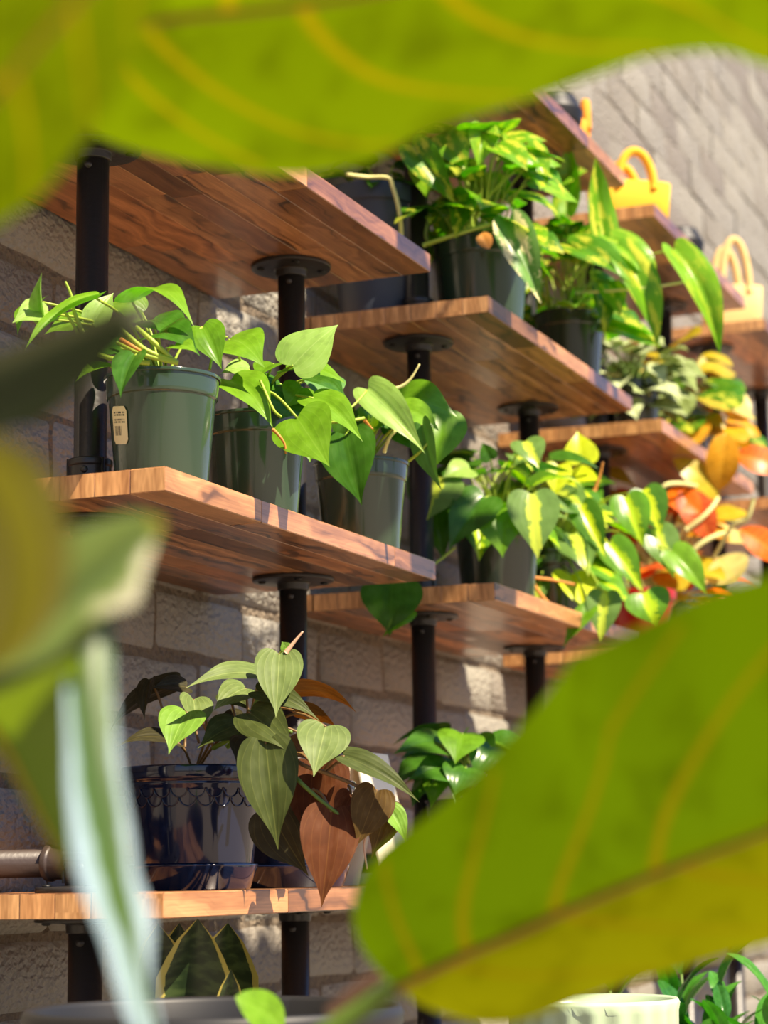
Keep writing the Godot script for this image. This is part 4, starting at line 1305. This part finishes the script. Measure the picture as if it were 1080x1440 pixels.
	hero(f, "heart", [818, 650, d], [812, 606, d + .02], [0, .4, .9], 44, M.braslime, 0.05, 0.3, 0.02, c, M.stem)
	hero(f, "heart", [775, 645, d - .03], [842, 660, d - .05], [.1, .85, .4], 36, M.leafdark, 0.08, 0.3, 0.02, c, M.stem)
	hero(f, "heart", [785, 655, d - .06], [780, 700, d - .08], [0, .4, .9], 36, M.braslime, 0.05, 0.3, 0.02, c, M.stem)
	hero(f, "heart", [818, 712, d - .10], [852, 785, d - .13], [-.1, .3, 1], 40, M.bras0, 0.05, 0.3, 0.02, c, M.stem)
	hero(f, "heart", [858, 765, d - .10], [905, 832, d - .12], [0, .4, .9], 44, M.bras1, 0.05, 0.3, 0.02, c, M.stem)
	hero(f, "heart", [945, 775, d - .08], [995, 838, d - .1], [.1, .5, .9], 44, M.lime, 0.08, 0.3, 0.02, c, M.stem)
	hero(f, "heart", [905, 835, d - .09], [925, 885, d - .1], [.1, .4, .9], 60, M.bras1, 0.08, 0.3, 0.02, c, M.stem)
	hero(f, "heart", [850, 835, d - .10], [845, 905, d - .12], [-.1, .2, 1], 44, M.bras2, 0.08, 0.3, 0.02, c, M.stem)
	hero(f, "heart", [830, 855, d - .11], [792, 912, d - .13], [-.2, .5, .7], 26, M.lime2, 0.08, 0.3, 0.02, c, M.stem)
	hero(f, "heart", [880, 700, d - .05], [905, 770, d - .07], [0, .4, .9], 50, M.bras1, 0.08, 0.3, 0.02, c, M.stem)
	hero(f, "heart", [905, 690, d - .04], [930, 755, d - .06], [0, .4, .9], 50, M.bras0, 0.08, 0.3, 0.02, c, M.stem)
	hero(f, "heart", [920, 745, d - .05], [948, 815, d - .07], [.1, .4, .9], 50, M.bras2, 0.08, 0.3, 0.02, c, M.stem)
	px_stem(f, [[752, 785, d - .14], [744, 806, d - .14], [762, 838, d - .14], [796, 872, d - .14]], 0.0030, 0.0022, M.root, "stem", "bare orange stem")
	px_stem(f, [[750, 812, d - .14], [780, 816, d - .13], [808, 822, d - .12]], 0.0024, 0.0018, M.root, "stem", "bare orange stem")
	px_stem(f, [[836, 690, d - .06], [843, 670, d - .06], [848, 650, d - .06]], 0.003, 0.001, M.root, "new_shoot")
	# ---- lowest board of the second unit
	var g := thing("potted_philodendron", "dark green heart-leaf plant in a dark pot on the lowest shelf of the second unit", "potted plant", Vector3(2.478, LOW, 0.205))
	nursery_pot(g, 0.050, 0.10, M.dark_pot)
	c = Vector3(2.478, LOW + 0.10, 0.205)
	d = 2.56
	fan(g, c, Vector3(0.075, 0.085, 0.05), 22, "heart", [0.055, 0.075], [M.leafdark, M.lime2, M.leafdark], M.stem, 305, 0.6, 0.0)
	hero(g, "heart", [630, 1050, d - .03], [552, 1062, d - .07], [-.1, .75, .6], 58, M.leafdark, 0.12, 0.2, 0.02, c, M.stem)
	hero(g, "heart", [650, 1032, d - .03], [640, 1075, d - .07], [0, .5, .8], 60, M.lime2, 0.1, 0.2, 0.02, c, M.stem)
	hero(g, "heart", [640, 1085, d - .05], [572, 1098, d - .08], [-.1, .7, .6], 56, M.leafdark, 0.12, 0.2, 0.02, c, M.stem)
	hero(g, "heart", [690, 1050, d - .02], [665, 1095, d - .05], [.1, .4, .8], 56, M.leafdark, 0.12, 0.2, 0.02, c, M.stem)
	hero(g, "heart", [655, 1080, d - .06], [640, 1120, d - .09], [0, .4, .9], 56, M.leafdark, 0.1, 0.2, 0.02, c, M.stem)

func tote(called_label: String, at: Vector3, w: float, h: float, hh: float, m: Material, turn: float) -> void:
	var t := thing("tote_basket", called_label, "basket", at)
	var st := SurfaceTool.new()
	st.begin(Mesh.PRIMITIVE_TRIANGLES)
	# body: rounded-rectangle walls, slightly wider at the top, open
	var v := PackedVector3Array()
	var uv := PackedVector2Array()
	var prof := [[0.0, 0.002], [0.9, 0.0], [0.96, 0.004], [1.0, h * 0.5], [1.04, h], [1.0, h + 0.001], [0.96, h * 0.5], [0.9, 0.006], [0.0, 0.006]]
	var seg := 40
	for j in prof.size():
		for i in seg:
			var a := TAU * i / seg
			var cx := signf(cos(a)) * pow(absf(cos(a)), 0.45) * w * 0.5
			var cz := signf(sin(a)) * pow(absf(sin(a)), 0.45) * w * 0.30
			v.append(Vector3(cx * prof[j][0], prof[j][1], cz * prof[j][0]))
			uv.append(Vector2(float(i) / seg, float(j) / 8.0))
	part("body", grid_mesh(v, uv, seg, prof.size(), null, true), m, t)
	for s in [-1.0, 1.0]:
		var pts := []
		for j in 13:
			var a := PI * j / 12.0
			pts.append(Vector3(cos(a) * w * 0.24, h - 0.012 + sin(a) * hh, s * w * 0.29))
		part("handle", tube(pts, 0.0075, 0.0075, 10, 2), m, t)
	t.rotation.y = turn

func third_unit() -> void:
	# ---- C, upper board: grey-green and golden plants
	var a := thing("potted_plant", "grey-green fuzzy-leaved plant in a small pot on the third unit, left of the orange plant", "potted plant", Vector3(3.33, UPR - 0.0, 0.19))
	nursery_pot(a, 0.05, 0.09, M.dark_pot)
	var c := Vector3(3.33, UPR + 0.09, 0.19)
	fan(a, c, Vector3(0.10, 0.085, 0.085), 64, "heart", [0.042, 0.066], [M.fuzzy0, M.fuzzy1, M.fuzzy2], M.stem_dark, 401, 0.6, -0.6)
	var b := thing("potted_croton", "golden and olive leaved plant on the third unit's upper shelf at the right edge", "potted plant", Vector3(3.60, UPR, 0.20))
	nursery_pot(b, 0.055, 0.09, M.dark_pot)
	c = Vector3(3.60, UPR + 0.09, 0.20)
	fan(b, c, Vector3(0.13, 0.11, 0.09), 56, "oval", [0.06, 0.095], [M.crot1, M.crot2, M.fuzzy2, M.crot4, M.poth2], M.stem_dark, 402, 0.6, -0.5)
	# ---- C, middle board: croton with orange leaves, and a red pot
	var e := thing("potted_croton", "croton with orange and yellow leaves and pale stalks, below the golden plant", "potted plant", Vector3(3.52, MID, 0.17))
	nursery_pot(e, 0.06, 0.11, M.dark_pot)
	c = Vector3(3.52, MID + 0.12, 0.17)
	fan(e, c, Vector3(0.16, 0.17, 0.10), 76, "oval", [0.06, 0.10], [M.crot0, M.crot1, M.crot3, M.crot2, M.crot4], M.stem_pale, 403, 0.3, -0.3, [0.0, TAU], 0.0022)
	var d := 3.55
	hero(e, "blade", [1010, 700, d], [945, 645, d], [.1, .5, .8], 44, M.crot2, 0.1, 0.2, 0.02, c, M.stem_pale)
	hero(e, "oval", [960, 690, d - .02], [1000, 760, d - .04], [0, .5, .9], 50, M.crot3, 0.1, 0.2, 0.02, c, M.stem_pale)
	hero(e, "oval", [940, 690, d - .01], [985, 722, d - .04], [0, .5, .9], 44, M.crot0, 0.1, 0.2, 0.02, c, M.stem_pale)
	hero(e, "blade", [1035, 640, d], [1100, 662, d], [0, .5, .9], 46, M.crot0, 0.1, 0.2, 0.02, c, M.stem_pale)
	hero(e, "blade", [1040, 745, d - .02], [1100, 790, d - .02], [0, .5, .9], 46, M.crot0, 0.1, 0.2, 0.02, c, M.stem_pale)
	hero(e, "oval", [1020, 610, d], [1010, 690, d], [0, .4, .9], 46, M.crot1, 0.1, 0.2, 0.02, c, M.stem_pale)
	hero(e, "blade", [1010, 785, d - .04], [1035, 820, d - .05], [0, .4, .9], 70, M.crot4, 0.1, 0.2, 0.02, c, M.stem_pale)
	for q in [[[920, 702], [932, 684], [955, 680], [980, 684]], [[965, 785], [985, 765], [1010, 752], [1030, 748]], [[965, 745], [985, 730], [1000, 715], [1010, 700]], [[1060, 700], [1050, 730], [1030, 740], [1000, 790]]]:
		px_stem(e, [[q[0][0], q[0][1], d - .05], [q[1][0], q[1][1], d - .05], [q[2][0], q[2][1], d - .04], [q[3][0], q[3][1], d - .02]], 0.0042, 0.0032, M.stem_pale, "stem")
	var r := thing("red_pot", "small glossy red pot between the lime-striped leaves and the orange croton", "pot", Vector3(3.262, MID, 0.215))
	part("body", lathe(round_profile([[0.0, 0.0], [0.036, 0.0], [0.05, 0.075], [0.054, 0.077], [0.054, 0.092], [0.049, 0.092], [0.047, 0.078], [0.0, 0.07]], 0.0015)), M.red_pot, r)
	part("soil", lathe([[0.0, 0.084], [0.03, 0.083], [0.048, 0.082], [0.048, 0.076]], 24), M.soil, r)
	# ---- top boards
	tote("yellow felt tote basket with upright handles on top of the third unit", Vector3(3.300, TOP, 0.205), 0.128, 0.066, 0.062, M.yellow_felt, deg_to_rad(-55.0))
	tote("cream felt tote basket with tall arched handles at the right edge", Vector3(4.080, TOP, 0.19), 0.115, 0.09, 0.105, M.cream_felt, deg_to_rad(-60.0))
	tote("small orange-yellow tote basket at the far end of the second unit's top", Vector3(2.955, TOP, 0.215), 0.08, 0.055, 0.05, M.orange_felt, deg_to_rad(20.0))
	for k in 2:
		var o := thing("round_pot", ["small dark round pot on top of the second unit", "small dark round pot beyond the yellow tote basket"][k], "pot", [Vector3(2.84, TOP, 0.225), Vector3(3.56, TOP, 0.222)][k], "dark round pots on top")
		part("body", lathe(round_profile([[0.0, 0.0], [0.022, 0.0], [0.040, 0.02], [0.043, 0.038], [0.034, 0.055], [0.031, 0.062], [0.027, 0.06], [0.03, 0.05], [0.0, 0.045]], 0.002), 32), M.black, o)

func floor_things() -> void:
	# unseen basket added over the walkway: its shade dapples the wall between the first two units
	var hb := thing("added_shade_basket", "unseen trailing basket added above the view to dapple the wall with shade", "plant", Vector3(2.09, 2.36, 1.0))
	part("pot", lathe(round_profile([[0.0, 0.0], [0.06, 0.0], [0.10, 0.10], [0.105, 0.10], [0.105, 0.115], [0.098, 0.115], [0.094, 0.1], [0.0, 0.09]], 0.002)), M.black, hb)
	for k in 3:
		var an := TAU * k / 3.0
		part("hanger", post_mesh(Vector3(cos(an) * 0.1, 0.11, sin(an) * 0.1), Vector3(0, 0.5, 0), 0.0012, 6), M.iron, hb)
	part("bracket_arm", tube([Vector3(0, 0.50, 0.01), Vector3(0, 0.53, -0.02), Vector3(0, 0.53, -0.5), Vector3(0, 0.53, -0.992)], 0.007, 0.007, 10, 4), M.iron, hb)
	part("bracket_plate", chamfer_box(Vector3(-0.03, 0.43, -0.998), Vector3(0.03, 0.60, -0.988), 0.002, Vector2.ZERO), M.iron, hb)
	rng.seed = 55
	for k in 16:
		var an := TAU * k / 16.0
		var q := hb.position + Vector3(cos(an) * 0.09, 0.11, sin(an) * 0.09)
		var low := Vector3(2.09 + cos(an) * rng.randf_range(0.05, 0.15), rng.randf_range(1.80, 2.2), 1.0 + sin(an) * rng.randf_range(0.08, 0.16))
		stem_part(hb, [q, q + Vector3(cos(an) * 0.05, 0.01, sin(an) * 0.05), (q + low) * 0.5 + Vector3(cos(an) * 0.04, 0, sin(an) * 0.04), low], 0.002, 0.0012, M.stem_dark, "stem")
		for j in 4:
			var b := q.lerp(low, (j + 1) / 4.0) + Vector3(cos(an) * 0.03, 0, sin(an) * 0.03)
			put_leaf(hb, "heart", b, b + Vector3(cos(an) * 0.05, -0.09, sin(an) * 0.05), Vector3(cos(an), 0.6, sin(an)), 0.085, M.leafdark, 0.1, 0.2, 0.05, j)
	# black tub whose rim shows at the bottom left
	var tub := thing("planter_tub", "scuffed black plastic tub with a rolled rim, standing below the lowest shelf", "planter", Vector3(1.372, 0.0, 0.425))
	var h := 0.531
	part("body", lathe(round_profile([[0.0, 0.0], [0.095, 0.0], [0.128, h - 0.02], [0.132, h - 0.018], [0.134, h - 0.006], [0.131, h], [0.126, h - 0.002], [0.122, h - 0.02], [0.10, 0.30], [0.0, 0.30]], 0.003), 72), M.tub, tub)
	part("soil", lathe([[0.0, 0.33], [0.06, 0.325], [0.102, 0.32], [0.10, 0.30]], 24), M.soil, tub)
	var c := tub.position + Vector3(0, 0.33, 0)
	put_leaf(tub, "oval", spot(398, 1450, 1.36), spot(330, 1402, 1.34), cam_dir([0, .6, .7]), 0.028, M.lime, 0.1, 0.2, 0.03, 2, c, M.stem)
	# snake plant between tub and wall
	var s := thing("snake_plant", "snake plant with dark banded leaves edged in yellow, under the lowest shelf", "potted plant", Vector3(1.775, 0.0, 0.20))
	part("pot", lathe(round_profile([[0.0, 0.0], [0.062, 0.0], [0.075, 0.30], [0.08, 0.30], [0.08, 0.33], [0.073, 0.33], [0.07, 0.30], [0.0, 0.30]], 0.002)), M.black, s)
	part("soil", lathe([[0.0, 0.318], [0.04, 0.316], [0.072, 0.312], [0.07, 0.30]], 24), M.soil, s)
	for q in [[232, 222, 1.88, 1290, 84, 1], [296, 276, 1.84, 1286, 98, 0], [338, 324, 1.92, 1284, 90, 0], [326, 324, 1.78, 1354, 50, 1], [252, 250, 1.96, 1300, 76, 0]]:
		var base := Vector3(1.775, 0.31, 0.20) + (spot(q[0], 1400, q[2]) - spot(275, 1400, 1.86)) * 0.55
		var tip := spot(q[1], q[3], q[2])
		tip.y = minf(tip.y, LOW - TH - 0.004)
		var nx := 9
		var v := PackedVector3Array()
		var uv := PackedVector2Array()
		var side := RGT.rotated(Vector3.UP, 0.25 * (q[5] - 0.5))
		var ax := tip - base
		var nn := side.cross(ax.normalized())
		for j in 20:
			var t := j / 19.0
			var w: float = q[4] / FPX * q[2] * 0.5 * (0.75 + 0.4 * sin(t * 2.4)) * pow(clampf((1.0 - t) * 6.5, 0.0, 1.0), 0.62)
			for i in nx:
				var u := i / (nx - 1.0) * 2.0 - 1.0
				v.append(base + ax * t + side * u * w + nn * (u * u * w * 0.45) + nn * 0.012 * sin(t * 3.0 + q[0]) - s.position)
				uv.append(Vector2(u * 0.5 + 0.5, t))
		part("leaf", grid_mesh(v, uv, nx, 20), M.snake, s)
	# leafy shrub bottom right
	var foot := spot(985, 1480, 2.42)
	foot.y = 0.0
	var g := thing("leafy_shrub", "bright green upright leafy shrub at the bottom right corner", "shrub", foot)
	part("pot", lathe(round_profile([[0.0, 0.0], [0.09, 0.0], [0.115, 0.20], [0.122, 0.20], [0.122, 0.225], [0.112, 0.225], [0.108, 0.2], [0.0, 0.2]], 0.002)), M.black, g)
	part("soil", lathe([[0.0, 0.215], [0.05, 0.213], [0.11, 0.21], [0.108, 0.2]], 24), M.soil, g)
	rng.seed = 9
	for i in 12:
		var a := TAU * i / 12.0 + rng.randf()
		var rad := rng.randf_range(0.02, 0.13)
		var p0 := foot + Vector3(cos(a) * rad * 0.3, 0.2, sin(a) * rad * 0.3)
		var p1 := foot + Vector3(cos(a) * rad, rng.randf_range(0.40, 0.50), sin(a) * rad)
		stem_part(g, [p0, (p0 + p1) * 0.5 + Vector3(cos(a), 0, sin(a)) * 0.01, p1], 0.0025, 0.0015, M.stem_dark, "stem")
		for k in 7:
			var f := 0.5 + 0.5 * k / 6.0
			var bp := p0.lerp(p1, f)
			var a2 := k * 2.4 + i
			var dr := Vector3(cos(a2) * 0.75, 0.8, sin(a2) * 0.75).normalized()
			var ln := rng.randf_range(0.05, 0.085)
			put_leaf(g, "oval", bp, bp + dr * ln, Vector3(-cos(a2), 0.7, -sin(a2)), ln * 0.36, [M.shrub0, M.shrub1][rng.randi() % 2], 0.1, 0.3, 0.04, k % 3)
	# pale fluted planter
	var f2 := spot(836, 1475, 2.05)
	var rimy: float = spot(836, 1404, 2.05).y
	f2.y = 0.0
	var pl := thing("fluted_planter", "pale celadon fluted planter below the big leaf, left of the shrub", "planter", f2)
	var v2 := PackedVector3Array()
	var uv2 := PackedVector2Array()
	var prof := [[0.0, 0.0], [0.06, 0.0], [0.064, 0.01], [0.075, rimy * 0.6], [0.080, rimy - 0.012], [0.083, rimy - 0.004], [0.081, rimy], [0.076, rimy - 0.002], [0.072, rimy - 0.02], [0.06, rimy - 0.1], [0.0, rimy - 0.1]]
	for j in prof.size():
		for i in 120:
			var a := TAU * i / 120.0
			var rr: float = prof[j][0] * (1.0 + (0.02 * cos(a * 20.0) if j > 1 and j < 5 else 0.0))
			v2.append(Vector3(cos(a) * rr, prof[j][1], -sin(a) * rr))
			uv2.append(Vector2(i / 120.0, j / 10.0))
	part("body", grid_mesh(v2, uv2, 120, prof.size(), null, true), M.celadon, pl)
	part("soil", lathe([[0.0, rimy - 0.05], [0.04, rimy - 0.05], [0.068, rimy - 0.055], [0.066, rimy - 0.07]], 24), M.soil, pl)
